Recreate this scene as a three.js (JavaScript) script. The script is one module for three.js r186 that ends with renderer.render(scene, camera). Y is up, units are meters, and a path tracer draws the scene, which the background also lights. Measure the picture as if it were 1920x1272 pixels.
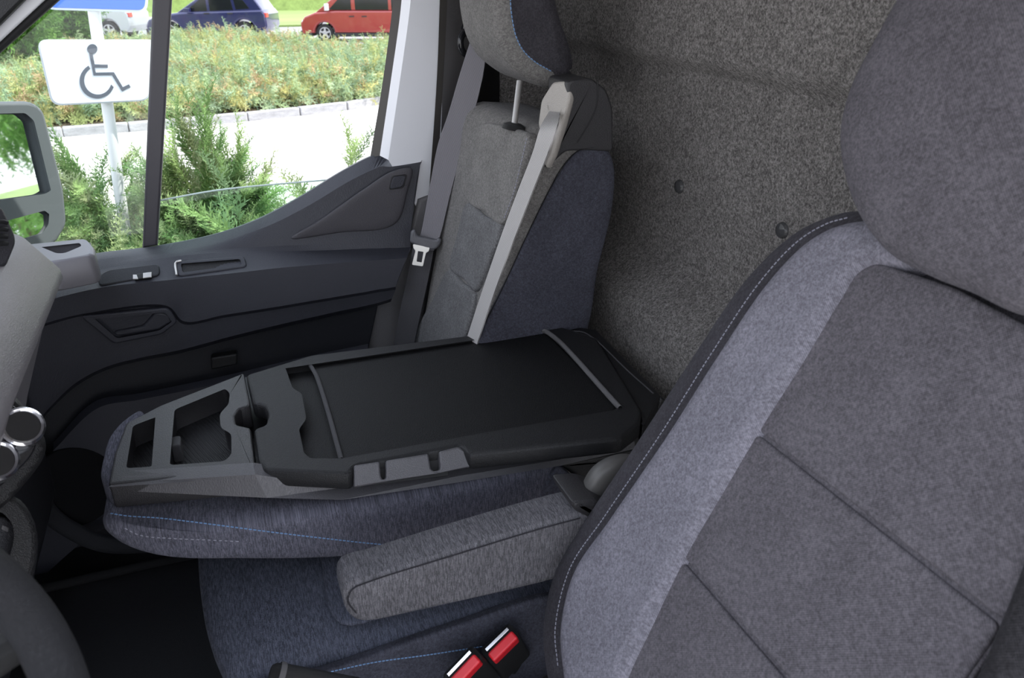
import * as THREE from 'three';
import { RoundedBoxGeometry } from 'three/addons/geometries/RoundedBoxGeometry.js';
import { mergeGeometries, mergeVertices, toCreasedNormals } from 'three/addons/utils/BufferGeometryUtils.js';

// ---------------------------------------------------------------- camera, sky, sun, exposure
const scene = new THREE.Scene();
const EYE = 2.4, FOCAL = 1440, PITCH = Math.atan(686 / FOCAL), YAW = Math.atan(614 / (FOCAL / Math.cos(PITCH)));
const camera = new THREE.PerspectiveCamera(2 * Math.atan(636 / FOCAL) * 180 / Math.PI, 1920 / 1272, 0.05, 300);
camera.position.set(0, EYE, 0);
camera.rotation.order = 'YXZ';
camera.rotation.set(-PITCH, -YAW, 0);
camera.focus = 1.7; camera.userData.fStop = 9;
const SKY = [[0, 1.05, 1.05, 1.08], [0.25, 0.95, 1.0, 1.10], [1, 0.80, 0.90, 1.10]];   // height, colour
{
  const w = 64, h = 128, d = new Float32Array(w * h * 4);
  for (let y = 0; y < h; y++) {
    const up = Math.max(0, Math.sin(((y + 0.5) / h - 0.5) * Math.PI)), k = up < 0.25 ? 0 : 1, a = SKY[k], b = SKY[k + 1], t = (up - a[0]) / (b[0] - a[0]);
    for (let x = 0; x < w; x++) for (let c = 0; c < 4; c++) d[(y * w + x) * 4 + c] = c < 3 ? a[c + 1] + (b[c + 1] - a[c + 1]) * t : 1;
  }
  const t = new THREE.DataTexture(d, w, h, THREE.RGBAFormat, THREE.FloatType);
  t.mapping = THREE.EquirectangularReflectionMapping; t.magFilter = THREE.LinearFilter; t.needsUpdate = true;
  scene.background = t; scene.environment = t;
  scene.backgroundIntensity = scene.environmentIntensity = 1.0;
}
const sun = new THREE.DirectionalLight(new THREE.Color(1, 0.95, 0.86), 3.2);
sun.position.set(14, 18, 2.4); sun.target.position.set(0, 0, 0);
sun.castShadow = true; sun.shadow.mapSize.set(4096, 4096); sun.shadow.radius = 1;
Object.assign(sun.shadow.camera, { left: -40, right: 40, top: 40, bottom: -40, near: 0.1, far: 90 });
scene.add(sun, sun.target);
const renderer = new THREE.WebGLRenderer();
renderer.toneMapping = THREE.LinearToneMapping;
renderer.toneMappingExposure = 2.45;
renderer.shadowMap.enabled = true;

// ---------------------------------------------------------------- helpers
let seed = 7;
const rnd = () => { seed = (seed * 1664525 + 1013904223) >>> 0; return seed / 4294967296; };
const rr = (a, b) => a + (b - a) * rnd();
const V = (x, y, z) => new THREE.Vector3(x, y, z);
const W = (x, y, z) => V(x, y + EYE, z);                       // cab coordinates: y counted from eye height
const used = {};
function numbered(n) { const k = used[n] = (used[n] ?? -1) + 1; return k ? n + '_' + String(k).padStart(3, '0') : n; }
function tag(o, label, category, group) { Object.assign(o.userData, { label, category }); if (group) o.userData.group = group; return o; }
function thing(name, label, category, at = V(0, 0, 0), group) {
  const g = new THREE.Group(); g.name = numbered(name); g.position.copy(at); scene.add(g); g.updateMatrixWorld(true);
  return tag(g, label, category, group);
}
const merge = (l) => l.length === 1 ? l[0] : mergeGeometries(l.map((g) => { g = g.index ? g.toNonIndexed() : g; for (const k in g.attributes) if (!['position', 'normal', 'uv'].includes(k)) g.deleteAttribute(k); if (!g.attributes.uv) g.setAttribute('uv', new THREE.BufferAttribute(new Float32Array(g.attributes.position.count * 2), 2)); return g; }));
// a mesh from geometry in world coordinates, hung below parent
function mesh(name, geo, mat, parent = scene) {
  geo = merge([].concat(geo));
  const m = new THREE.Mesh(geo, mat); m.name = numbered(name); m.castShadow = m.receiveShadow = true;
  if (parent !== scene) { parent.updateWorldMatrix(true, false); const p = V(0, 0, 0).setFromMatrixPosition(parent.matrixWorld); if (p.lengthSq()) { geo = geo.clone(); geo.translate(-p.x, -p.y, -p.z); m.geometry = geo; } }
  parent.add(m); return m;
}
function struct(name, geo, mat) { const m = mesh(name, geo, mat); m.userData.kind = 'structure'; return m; }
function structGroup(name) { const g = new THREE.Group(); g.name = numbered(name); g.userData.kind = 'structure'; scene.add(g); return g; }
// the point on a plane of the cab that a pixel of the photograph shows (planes are measured from the eye)
const F = V(Math.sin(YAW) * Math.cos(PITCH), -Math.sin(PITCH), -Math.cos(YAW) * Math.cos(PITCH)), R = V(Math.cos(YAW), 0, Math.sin(YAW)), U = R.clone().cross(F);
const ray = (u, v) => F.clone().addScaledVector(R, (u - 960) / FOCAL).addScaledVector(U, -(v - 636) / FOCAL);
const off = (r, k) => V(r.x * k, r.y * k + EYE, r.z * k);
const onZ = (u, v, z) => { const r = ray(u, v); return off(r, z / r.z); };
const onX = (u, v, x) => { const r = ray(u, v); return off(r, x / r.x); };
const onY = (u, v, y) => { const r = ray(u, v); return off(r, y / r.y); };        // y from eye height
const onD = (u, v, d) => off(ray(u, v), d);
const onP = (u, v, p, n) => { const r = ray(u, v); return off(r, (p.clone().sub(V(0, EYE, 0)).dot(n)) / r.dot(n)); };
const zs = (z, ...l) => l.map(([u, v]) => onZ(u, v, z));
const ys = (y, ...l) => l.map(([u, v]) => onY(u, v, y));
const ps = (p, n, ...l) => l.map(([u, v]) => onP(u, v, p, n));

function curve(pts, n, closed = false) { return new THREE.CatmullRomCurve3(pts, closed, 'centripetal').getSpacedPoints(n); }
function basis(n, up) { const a = V(0, 0, 0), b = V(0, 0, 0); const u = up ?? (Math.abs(n.y) > 0.9 ? V(0, 0, -1) : V(0, 1, 0)); a.crossVectors(u, n).normalize(); b.crossVectors(n, a); return [a, b]; }
// soft pillow over a closed outline: f bulges along n, b against it, p sets how boxy
function blob(outline, n, f, b, p = 4, rings = 14, count = 110, wave) {
  n = n.clone().normalize();
  let c = curve(outline, count, true); c.pop();
  const N = c.length, [a, bb] = basis(n), mid = V(0, 0, 0);
  let area = 0, o = c[0], cx = 0, cy = 0;
  for (let i = 0; i < N; i++) { const s = c[i].clone().sub(o), t = c[(i + 1) % N].clone().sub(o), x0 = s.dot(a), y0 = s.dot(bb), x1 = t.dot(a), y1 = t.dot(bb), k = x0 * y1 - x1 * y0; area += k; cx += (x0 + x1) * k; cy += (y0 + y1) * k; }
  cx /= 3 * area; cy /= 3 * area; mid.copy(o).addScaledVector(a, cx).addScaledVector(bb, cy).addScaledVector(n, c.reduce((s, q) => s + q.clone().sub(o).dot(n), 0) / N);
  if (area < 0) c = c.reverse();
  const pos = [], uv = [], idx = [];
  const ring = []; for (let k = 0; k <= rings; k++) ring.push([Math.sin(k / rings * Math.PI / 2), 1]); for (let k = rings - 1; k >= 0; k--) ring.push([Math.sin(k / rings * Math.PI / 2), -1]);
  for (const [s, side] of ring) {
    const h = side > 0 ? f * Math.pow(Math.max(0, 1 - Math.pow(s, p)), 1 / Math.min(p, 3)) : -b * Math.pow(Math.max(0, 1 - Math.pow(s, p)), 1 / Math.min(p, 3));
    for (let i = 0; i <= N; i++) {
      const q = mid.clone().lerp(c[i % N], s), x = q.dot(a), y = q.dot(bb); q.addScaledVector(n, h + (wave && side > 0 ? wave(q, s) : 0));
      pos.push(q.x, q.y, q.z); uv.push(x + (s === 1 ? 0 : 0), y + h * 0.6);
    }
  }
  for (let k = 0; k < ring.length - 1; k++) for (let i = 0; i < N; i++) { const s = k * (N + 1) + i, t = s + N + 1; idx.push(s, t, s + 1, s + 1, t, t + 1); }
  const g = new THREE.BufferGeometry(); g.setAttribute('position', new THREE.Float32BufferAttribute(pos, 3)); g.setAttribute('uv', new THREE.Float32BufferAttribute(uv, 2)); g.setIndex(idx);
  g.computeVertexNormals();
  const nn = g.attributes.normal; for (let k = 0; k < ring.length; k++) { const s = k * (N + 1), e = s + N, v = V(nn.getX(s) + nn.getX(e), nn.getY(s) + nn.getY(e), nn.getZ(s) + nn.getZ(e)).normalize(); nn.setXYZ(s, v.x, v.y, v.z); nn.setXYZ(e, v.x, v.y, v.z); }
  for (const k of [0, ring.length - 1]) for (let i = 0; i <= N; i++) nn.setXYZ(k * (N + 1) + i, ...n.clone().multiplyScalar(k ? -1 : 1).toArray());
  return g;
}
// prism with rounded edges: a planar outline (front face), its normal, how deep it goes back
function extr(pts, n, depth, bevel = 0.003, holes = [], segs = 3, grow = false) {
  n = n.clone().normalize();
  const [a, b] = basis(n), o = pts[0], to2 = (q) => { const d = q.clone().sub(o); return new THREE.Vector2(d.dot(a), d.dot(b)); };
  const s = new THREE.Shape(pts.map(to2)); for (const h of holes) s.holes.push(new THREE.Path(h.map(to2)));
  bevel = Math.min(bevel, depth * 0.45);
  const g = new THREE.ExtrudeGeometry(s, { depth: depth - 2 * bevel, bevelEnabled: bevel > 0, bevelThickness: bevel, bevelSize: bevel, bevelOffset: grow ? 0 : -bevel, bevelSegments: segs, curveSegments: 6, steps: 1 });
  g.translate(0, 0, -(depth - bevel));
  const q = toCreasedNormals(g, 0.6), P = q.attributes.position, N = q.attributes.normal, T2 = q.attributes.uv;
  const flat = (i, z) => Math.abs(P.getZ(i) - z) < 1e-6;
  for (let i = 0; i < P.count; i += 3) {
    for (const [z, d] of [[0, 1], [-depth, -1]]) if (flat(i, z) && flat(i + 1, z) && flat(i + 2, z)) for (let j = i; j < i + 3; j++) N.setXYZ(j, 0, 0, d);
    if (Math.abs(N.getZ(i) + N.getZ(i + 1) + N.getZ(i + 2)) > 1.0) for (let j = i; j < i + 3; j++) T2.setXY(j, P.getX(j), P.getY(j));
  }
  return q.applyMatrix4(new THREE.Matrix4().makeBasis(a, b, n).setPosition(o));
}
function round(pts, r, k = 5) {                               // rounds the corners of an outline
  const out = [], N = pts.length;
  for (let i = 0; i < N; i++) {
    const p = pts[i], a = pts[(i + N - 1) % N], b = pts[(i + 1) % N], da = a.clone().sub(p), db = b.clone().sub(p), ra = Math.min(r, da.length() * 0.45), rb = Math.min(r, db.length() * 0.45);
    const s = p.clone().addScaledVector(da.normalize(), ra), e = p.clone().addScaledVector(db.normalize(), rb);
    for (let j = 0; j <= k; j++) { const t = j / k; out.push(s.clone().multiplyScalar((1 - t) * (1 - t)).addScaledVector(p, 2 * t * (1 - t)).addScaledVector(e, t * t)); }
  }
  return out;
}
function tube(pts, r, segs = 60, radial = 10, closed = false) { return new THREE.TubeGeometry(new THREE.CatmullRomCurve3(pts, closed, 'centripetal'), segs, r, radial, closed); }
// sheet through rows of points (each row resampled), smooth along, creased where angle is large
function sheet(rows, n = 60, crease = 0.5, smooth = true) {
  const g = new THREE.BufferGeometry(), pos = [], uv = [], idx = [], m = rows.length;
  const rs = rows.map((r) => smooth ? curve(r, n) : r);
  const w = rs[0].length;
  let dv = 0; const h = rs[0].length >> 1;
  rs.forEach((r, k) => { let l = 0; if (k) dv += r[h].distanceTo(rs[k - 1][h]); r.forEach((q, i) => { if (i) l += q.distanceTo(r[i - 1]); pos.push(q.x, q.y, q.z); uv.push(l, dv); }); });
  for (let k = 0; k < m - 1; k++) for (let i = 0; i < w - 1; i++) { const s = k * w + i, t = s + w; idx.push(s, t, s + 1, s + 1, t, t + 1); }
  g.setAttribute('position', new THREE.Float32BufferAttribute(pos, 3)); g.setAttribute('uv', new THREE.Float32BufferAttribute(uv, 2)); g.setIndex(idx);
  return toCreasedNormals(g, crease);
}
// webbing between two edges with thickness
function ribbon(L, Rr, n = 40, th = 0.0016) {
  const l = curve(L, n), r = curve(Rr, n), pos = [], uv = [], idx = []; let len = 0;
  for (let i = 0; i <= n; i++) {
    const t = l[Math.min(i + 1, n)].clone().sub(l[Math.max(i - 1, 0)]), nn = t.cross(r[i].clone().sub(l[i])).normalize();
    if (i) len += l[i].distanceTo(l[i - 1]); const w = r[i].distanceTo(l[i]);
    for (const [q, x, s] of [[l[i], 0, 1], [r[i], w, 1], [r[i], w, -1], [l[i], 0, -1], [l[i], 0, 1]]) { const p = q.clone().addScaledVector(nn, s * th); pos.push(p.x, p.y, p.z); uv.push(x, len); }
  }
  for (let i = 0; i < n; i++) for (let k = 0; k < 4; k++) { const s = i * 5 + k, t = s + 5; idx.push(s, s + 1, t, s + 1, t + 1, t); }
  const g = new THREE.BufferGeometry(); g.setAttribute('position', new THREE.Float32BufferAttribute(pos, 3)); g.setAttribute('uv', new THREE.Float32BufferAttribute(uv, 2)); g.setIndex(idx);
  return toCreasedNormals(g, 0.6);
}
function along(pts, step, len, r) {                           // stitches
  const c = new THREE.CatmullRomCurve3(pts, false, 'centripetal'), n = Math.floor(c.getLength() / step), out = [];
  for (let i = 0; i < n; i++) { const p = c.getPointAt((i + 0.5) / n), t = c.getTangentAt((i + 0.5) / n), g = new THREE.CapsuleGeometry(r, len, 2, 5); g.applyQuaternion(new THREE.Quaternion().setFromUnitVectors(V(0, 1, 0), t)); g.translate(p.x, p.y, p.z); out.push(g); }
  return out;
}
const caster = new THREE.Raycaster();
// points of a seam that the photograph shows, on the surface that carries it
function onMesh(m, l, n = 40) {
  m.updateWorldMatrix(true, false);
  const c = new THREE.CatmullRomCurve3(l.map(([u, v]) => V(u, v, 0)), false, 'centripetal'), out = [];
  for (let i = 0; i <= n; i++) { const q = c.getPointAt(i / n), d = ray(q.x, q.y).normalize(); caster.set(V(0, EYE, 0), d); const hit = caster.intersectObject(m, false)[0]; if (hit) out.push(hit.point.clone().addScaledVector(d, -0.0006)); }
  return out;
}
function box(x0, x1, y0, y1, z0, z1, r = 0.004) { const g = r ? new RoundedBoxGeometry(x1 - x0, y1 - y0, z1 - z0, 2, r) : new THREE.BoxGeometry(x1 - x0, y1 - y0, z1 - z0); g.translate((x0 + x1) / 2, (y0 + y1) / 2, (z0 + z1) / 2); return g; }
function rod(a, b, r, r2 = r, seg = 14) { const d = b.clone().sub(a), g = new THREE.CylinderGeometry(r2, r, d.length(), seg); g.applyQuaternion(new THREE.Quaternion().setFromUnitVectors(V(0, 1, 0), d.clone().normalize())); g.translate((a.x + b.x) / 2, (a.y + b.y) / 2, (a.z + b.z) / 2); return g; }
function lathe(profile, at, axis, seg = 32) { const g = new THREE.LatheGeometry(profile.map(([x, y]) => new THREE.Vector2(x, y)), seg); g.applyQuaternion(new THREE.Quaternion().setFromUnitVectors(V(0, 1, 0), axis.clone().normalize())); g.translate(at.x, at.y, at.z); return toCreasedNormals(g, 0.6); }

// ---------------------------------------------------------------- materials
function tex(size, metres, fn, color) {
  const d = new Uint8Array(size * size * 4);
  for (let y = 0; y < size; y++) for (let x = 0; x < size; x++) { const v = fn(x, y), i = (y * size + x) * 4; for (let c = 0; c < 3; c++) d[i + c] = Math.max(0, Math.min(255, 255 * (Array.isArray(v) ? v[c] : v))); d[i + 3] = 255; }
  const t = new THREE.DataTexture(d, size, size); t.wrapS = t.wrapT = THREE.RepeatWrapping; t.magFilter = THREE.LinearFilter; t.minFilter = THREE.LinearMipmapLinearFilter; t.generateMipmaps = true;
  if (color) t.colorSpace = THREE.SRGBColorSpace; t.repeat.set(1 / metres, 1 / metres); t.needsUpdate = true; return t;
}
function noise(size, cell) {                                  // tiling value noise
  const n = size / cell, g = new Float32Array(n * n).map(() => rnd()), s = (t) => t * t * (3 - 2 * t);
  return (x, y) => { const X = x / cell, Y = y / cell, i = Math.floor(X), j = Math.floor(Y), a = s(X - i), b = s(Y - j), at = (p, q) => g[((q + n) % n) * n + ((p + n) % n)]; return (at(i, j) * (1 - a) + at(i + 1, j) * a) * (1 - b) + (at(i, j + 1) * (1 - a) + at(i + 1, j + 1) * a) * b; };
}
const S = 512;
const nA = noise(S, 64), nB = noise(S, 8), nC = noise(S, 4), nD = noise(S, 2), nE = noise(S, 16);
const grain = new Float32Array(S * S).map(() => rnd());
const thread = new Float32Array(S * 64).map(() => rnd());
const heather = (x, y) => 0.82 + 0.04 * (nB(x, y) - 0.5) + 0.15 * (nC(x, y) - 0.5) + 0.2 * (nD(x, y) - 0.5) + 0.08 * (nA(x, y) - 0.5) + 0.05 * (((x + y) & 3) < 2 ? 1 : -1);
const streaks = (x, y) => 0.80 + 0.30 * (thread[(x >> 1) * 64 + ((y + (x >> 1) * 37) % S >> 4) % 64] - 0.5) + 0.16 * (nD(x, y) - 0.5) + 0.05 * (nA(x, y) - 0.5);
const carpet = (x, y) => 0.76 + 0.34 * (nD(x, y) - 0.5) + 0.26 * (nC(x, y) - 0.5) + 0.05 * (nE(x, y) - 0.5) + 0.05 * (nA(x, y) - 0.5);
const leather = (x, y) => { const v = nB(x, y) * 0.5 + nC(x, y) * 0.5; return Math.min(1, Math.abs(v - 0.5) * 5); };
const T = {
  heather: tex(S, 0.36, heather, true), streaks: tex(S, 0.28, streaks, true), carpet: tex(S, 0.50, carpet, true),
  weaveBump: tex(256, 0.10, (x, y) => 0.5 + 0.25 * Math.sin(x * Math.PI / 4) * Math.sin(y * Math.PI / 4) + 0.3 * (grain[y * S + x] - 0.5)),
  carpetBump: tex(256, 0.16, (x, y) => grain[y * S + x]),
  grainBump: tex(256, 0.06, leather),
  webbing: tex(128, 0.05, (x) => 0.62 + 0.38 * Math.abs(Math.sin(x * Math.PI / 8)), true),
  webBump: tex(128, 0.05, (x, y) => 0.5 * Math.abs(Math.sin(x * Math.PI / 8)) + 0.5 * Math.abs(Math.sin((y + (x >> 3) * 2) * Math.PI / 4))),
  ground: tex(S, 3, (x, y) => 0.86 + 0.12 * (nD(x, y) - 0.5) + 0.1 * (nE(x, y) - 0.5) + 0.12 * (nA(x, y) - 0.5), true),
  ribs: tex(128, 0.06, (x, y) => (x + y * 0.35) % 16 < 7 ? 1 : 0),
};
const rgb = (r, g, b) => new THREE.Color().setRGB(r, g, b);
const mat = (color, roughness = 0.6, o = {}) => new THREE.MeshPhysicalMaterial({ color, roughness, side: THREE.DoubleSide, ...o });
const cloth = (r, g, b, map = T.heather) => mat(rgb(r, g, b), 0.95, { map, bumpMap: T.weaveBump, bumpScale: 0.0012, sheen: 0.25, sheenRoughness: 0.5, sheenColor: rgb(0.35, 0.36, 0.42), specularIntensity: 0.3 });
const plastic = (r, g, b, rough = 0.5, bump = 0.0003) => mat(rgb(r, g, b), rough, { bumpMap: T.grainBump, bumpScale: bump });
const M = {
  clothSeat: cloth(0.145, 0.135, 0.152), clothBolster: cloth(0.25, 0.242, 0.285), clothDark: cloth(0.070, 0.066, 0.076), clothOuter: cloth(0.042, 0.040, 0.044), clothBlue: cloth(0.085, 0.087, 0.112), clothStreak: cloth(0.15, 0.15, 0.19, T.streaks), clothCushion: cloth(0.125, 0.135, 0.18, T.streaks),
  clothRest: cloth(0.17, 0.165, 0.18, T.streaks), clothBack: cloth(0.25, 0.24, 0.23), clothBackMid: cloth(0.20, 0.198, 0.202), carpet: mat(rgb(0.37, 0.35, 0.335), 1, { map: T.carpet, bumpMap: T.carpetBump, bumpScale: 0.003, specularIntensity: 0.1 }),
  tray: mat(rgb(0.014, 0.014, 0.015), 0.5, { bumpMap: T.grainBump, bumpScale: 0.0003, specularIntensity: 0.5 }), traySide: plastic(0.075, 0.073, 0.080, 0.42), trayFront: plastic(0.024, 0.023, 0.025, 0.45), trayLid: mat(rgb(0.006, 0.006, 0.0065), 0.55, { bumpMap: T.grainBump, bumpScale: 0.0005, specularIntensity: 0.4 }), door: plastic(0.030, 0.031, 0.041, 0.5), doorDark: plastic(0.011, 0.012, 0.017, 0.55), doorUpper: plastic(0.055, 0.052, 0.060, 0.55),
  grille: mat(rgb(0.006, 0.006, 0.007), 0.9, { specularIntensity: 0.25 }), black: plastic(0.006, 0.006, 0.007, 0.5), gloss: mat(rgb(0.01, 0.01, 0.012), 0.15), dash: plastic(0.19, 0.18, 0.195, 0.42), dashDark: plastic(0.03, 0.03, 0.036, 0.5), beltPlastic: plastic(0.10, 0.10, 0.11, 0.45), guide: plastic(0.36, 0.335, 0.305, 0.5), guideDark: plastic(0.024, 0.023, 0.025, 0.5),
  webbing: mat(rgb(0.23, 0.22, 0.24), 0.8, { map: T.webbing, bumpMap: T.webBump, bumpScale: 0.0008 }), webbingLight: mat(rgb(0.55, 0.53, 0.52), 0.75, { map: T.webbing, bumpMap: T.webBump, bumpScale: 0.0008 }), webbingDark: mat(rgb(0.07, 0.068, 0.075), 0.8, { map: T.webbing, bumpMap: T.webBump, bumpScale: 0.0008 }),
  chrome: mat(rgb(0.75, 0.75, 0.78), 0.18, { metalness: 1 }), steel: mat(rgb(0.72, 0.7, 0.68), 0.35, { metalness: 0.7 }), red: mat(rgb(0.62, 0.02, 0.03), 0.35), blueThread: mat(rgb(0.14, 0.25, 0.44), 0.8), greyThread: mat(rgb(0.26, 0.26, 0.31), 0.8),
  white: mat(rgb(0.82, 0.83, 0.87), 0.3, { clearcoat: 0.6 }), rubber: mat(rgb(0.012, 0.012, 0.013), 0.75), rubberMat: plastic(0.009, 0.009, 0.011, 0.55), seal: mat(rgb(0.06, 0.055, 0.05), 0.85), bar: mat(rgb(0.045, 0.042, 0.05), 0.45), pillar: plastic(0.15, 0.145, 0.15, 0.6), head: mat(rgb(0.55, 0.55, 0.56), 0.9),
  glass: mat(rgb(0.96, 0.985, 0.97), 0, { transmission: 1, thickness: 0, ior: 1.45, specularIntensity: 0.6 }), paneGlass: mat(rgb(0.84, 0.93, 0.88), 0, { transmission: 1, thickness: 0, ior: 1.45, specularIntensity: 0.6 }), glassEdge: mat(rgb(0.62, 0.75, 0.72), 0.3), mirror: mat(rgb(0.8, 0.82, 0.84), 0.02, { metalness: 1 }),
  concrete: mat(rgb(0.62, 0.60, 0.58), 0.95, { map: T.ground }), asphalt: mat(rgb(0.36, 0.36, 0.38), 0.95, { map: T.ground }), kerb: mat(rgb(0.44, 0.44, 0.46), 0.95, { map: T.ground }), soil: mat(rgb(0.10, 0.075, 0.05), 1), lawn: mat(rgb(0.24, 0.34, 0.10), 1, { map: T.ground }),
};

// ---------------------------------------------------------------- the ground and the street outside
struct('ground', box(-60, 60, -0.3, 0, -60, 40, 0), M.concrete);
const kerbLine = curve([[-700, 330], [-250, 275], [100, 241], [300, 226], [500, 208], [640, 193], [715, 181], [820, 166], [1000, 140]].map(([u, v]) => onY(u, v, -2.25)), 60);
{
  const c = new THREE.CatmullRomCurve3(kerbLine), L = c.getLength(), n = Math.round(L / 1.0), g = structGroup('kerb');
  for (let i = 0; i < n; i++) {
    const p = c.getPointAt((i + 0.5) / n), t = c.getTangentAt((i + 0.5) / n), b = new RoundedBoxGeometry(L / n - 0.012, 0.3, 0.16, 2, 0.02);
    b.rotateY(-Math.atan2(t.z, t.x)); b.translate(p.x, 0.0 + rr(-0.004, 0.004), p.z - 0.08);
    mesh('kerb_stone', b, M.kerb, g);
  }
}
// planting bed behind the kerb, the street behind it, the lawn beyond
const bedFar = [[-700, 95], [0, 84], [300, 88], [480, 92], [540, 104], [620, 122], [760, 132], [1000, 112]].map(([u, v]) => onY(u, v, -2.3));
struct('planting_bed_ground', extr([...kerbLine.map((p) => V(p.x, 0.1, p.z - 0.14)), ...curve(bedFar, 40).reverse().map((p) => V(p.x, 0.1, p.z))], V(0, 1, 0), 0.2, 0), M.soil);
{
  const far = onY(500, 52, -2.4).z, near = onY(500, 96, -2.4).z;
  struct('road', box(-60, 60, -0.1, 0.012, far, near, 0), M.asphalt);
  struct('lawn', box(-60, 60, -0.1, 0.10, -60, far, 0), M.lawn);
  struct('lawn_bank', extr([V(-60, 0.1, -59), V(-60, 2.2, -60), V(60, 2.2, -60), V(60, 0.1, -59)].map((p) => p), V(0, 0.4, 1), 0.2, 0), M.lawn);
}
// feathery spray of scale leaves on a bent twig
function sprayGeo(len, leaf, twigs, droop) {
  const pos = [], tri = (a, b, c) => pos.push(...a.toArray(), ...b.toArray(), ...c.toArray());
  const at = (t) => V(0, len * t - droop * len * t * t * 0.5, droop * len * t * t);
  for (let i = 0; i < 5; i++) { const a = at(i / 5), b = at((i + 1) / 5), w = 0.004 * len / 0.4; tri(a.clone().add(V(w, 0, 0)), b, a.clone().add(V(-w, 0, 0))); }
  for (let i = 0; i < twigs; i++) {
    const t = 0.12 + 0.88 * i / twigs, o = at(t), l = leaf * (1.15 - 0.75 * t) * rr(0.7, 1.2), an = i * 2.4 + rr(-0.4, 0.4), d = V(Math.cos(an) * 0.75, 0.75, Math.sin(an) * 0.75).normalize();
    const side = V(-d.z, 0, d.x).normalize();
    for (let k = 0; k < 4; k++) {
      const q = o.clone().addScaledVector(d, l * k / 4), s = k % 2 ? 1 : -1, e = q.clone().addScaledVector(d, l * 0.42).addScaledVector(side, s * l * 0.26).add(V(0, rr(-0.1, 0.1) * l, 0));
      tri(q.clone().addScaledVector(side, -0.03 * l), e, q.clone().addScaledVector(d, l * 0.24));
    }
    tri(o.clone().addScaledVector(side, 0.03 * l), o.clone().addScaledVector(d, l * 1.25), o.clone().addScaledVector(side, -0.03 * l));
  }
  const g = new THREE.BufferGeometry(); g.setAttribute('position', new THREE.Float32BufferAttribute(pos, 3)); g.computeVertexNormals(); return g;
}
const sprays = [sprayGeo(0.42, 0.085, 58, 0.3), sprayGeo(0.42, 0.12, 26, 0.5), sprayGeo(0.42, 0.08, 56, 0.15), sprayGeo(0.4, 0.2, 9, 0.2)];
const leafMat = new THREE.MeshPhysicalMaterial({ color: 0xffffff, roughness: 0.85, side: THREE.DoubleSide, transmission: 0.3, thickness: 0, specularIntensity: 0.3 });
const leafVertex = leafMat.clone(); leafVertex.vertexColors = true;
const q0 = new THREE.Quaternion(), m0 = new THREE.Matrix4();
function foliage(name, items, tints, parent, geo = sprays[0], copies = false) {
  const N = geo.attributes.position.count, P = geo.attributes.position.array, Q = geo.attributes.normal.array;
  const im = copies ? new THREE.InstancedMesh(geo, leafMat, items.length) : null;
  const pos = copies ? null : new Float32Array(items.length * N * 3), nor = copies ? null : new Float32Array(pos.length), col = copies ? null : new Float32Array(pos.length), v = V(0, 0, 0), c = V(0, 0, 0);
  items.forEach(([p, d, s], i) => {
    q0.setFromUnitVectors(V(0, 1, 0), d.clone().normalize()).multiply(new THREE.Quaternion().setFromAxisAngle(V(0, 1, 0), rnd() * 6.28));
    m0.compose(p, q0, V(s, s, s));
    const a = tints[Math.floor(rnd() * tints.length)], k = rr(0.8, 1.2);
    if (copies) { im.setMatrixAt(i, m0); im.setColorAt(i, rgb(a[0] * k, a[1] * k, a[2] * k)); return; }
    for (let j = 0, o = i * N * 3; j < N; j++, o += 3) { v.fromArray(P, j * 3).applyMatrix4(m0).toArray(pos, o); v.fromArray(Q, j * 3).applyQuaternion(q0).toArray(nor, o); c.set(a[0] * k, a[1] * k, a[2] * k).toArray(col, o); }
  });
  let m = im;
  if (!copies) { const g = new THREE.BufferGeometry(); g.setAttribute('position', new THREE.BufferAttribute(pos, 3)); g.setAttribute('normal', new THREE.BufferAttribute(nor, 3)); g.setAttribute('color', new THREE.BufferAttribute(col, 3)); m = new THREE.Mesh(g, leafVertex); }
  m.name = numbered(name); m.castShadow = m.receiveShadow = true; parent.add(m); return m;
}
const GREEN = [[0.20, 0.29, 0.12], [0.25, 0.34, 0.14], [0.17, 0.26, 0.13], [0.30, 0.38, 0.17]];
const DEEP = [[0.14, 0.25, 0.09], [0.19, 0.31, 0.11], [0.24, 0.34, 0.13], [0.28, 0.33, 0.17]];
const OLIVE = [[0.40, 0.46, 0.20], [0.34, 0.44, 0.24], [0.50, 0.48, 0.20], [0.30, 0.42, 0.28], [0.46, 0.46, 0.22], [0.38, 0.50, 0.32], [0.40, 0.52, 0.28], [0.44, 0.54, 0.34], [0.50, 0.38, 0.22]];
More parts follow.
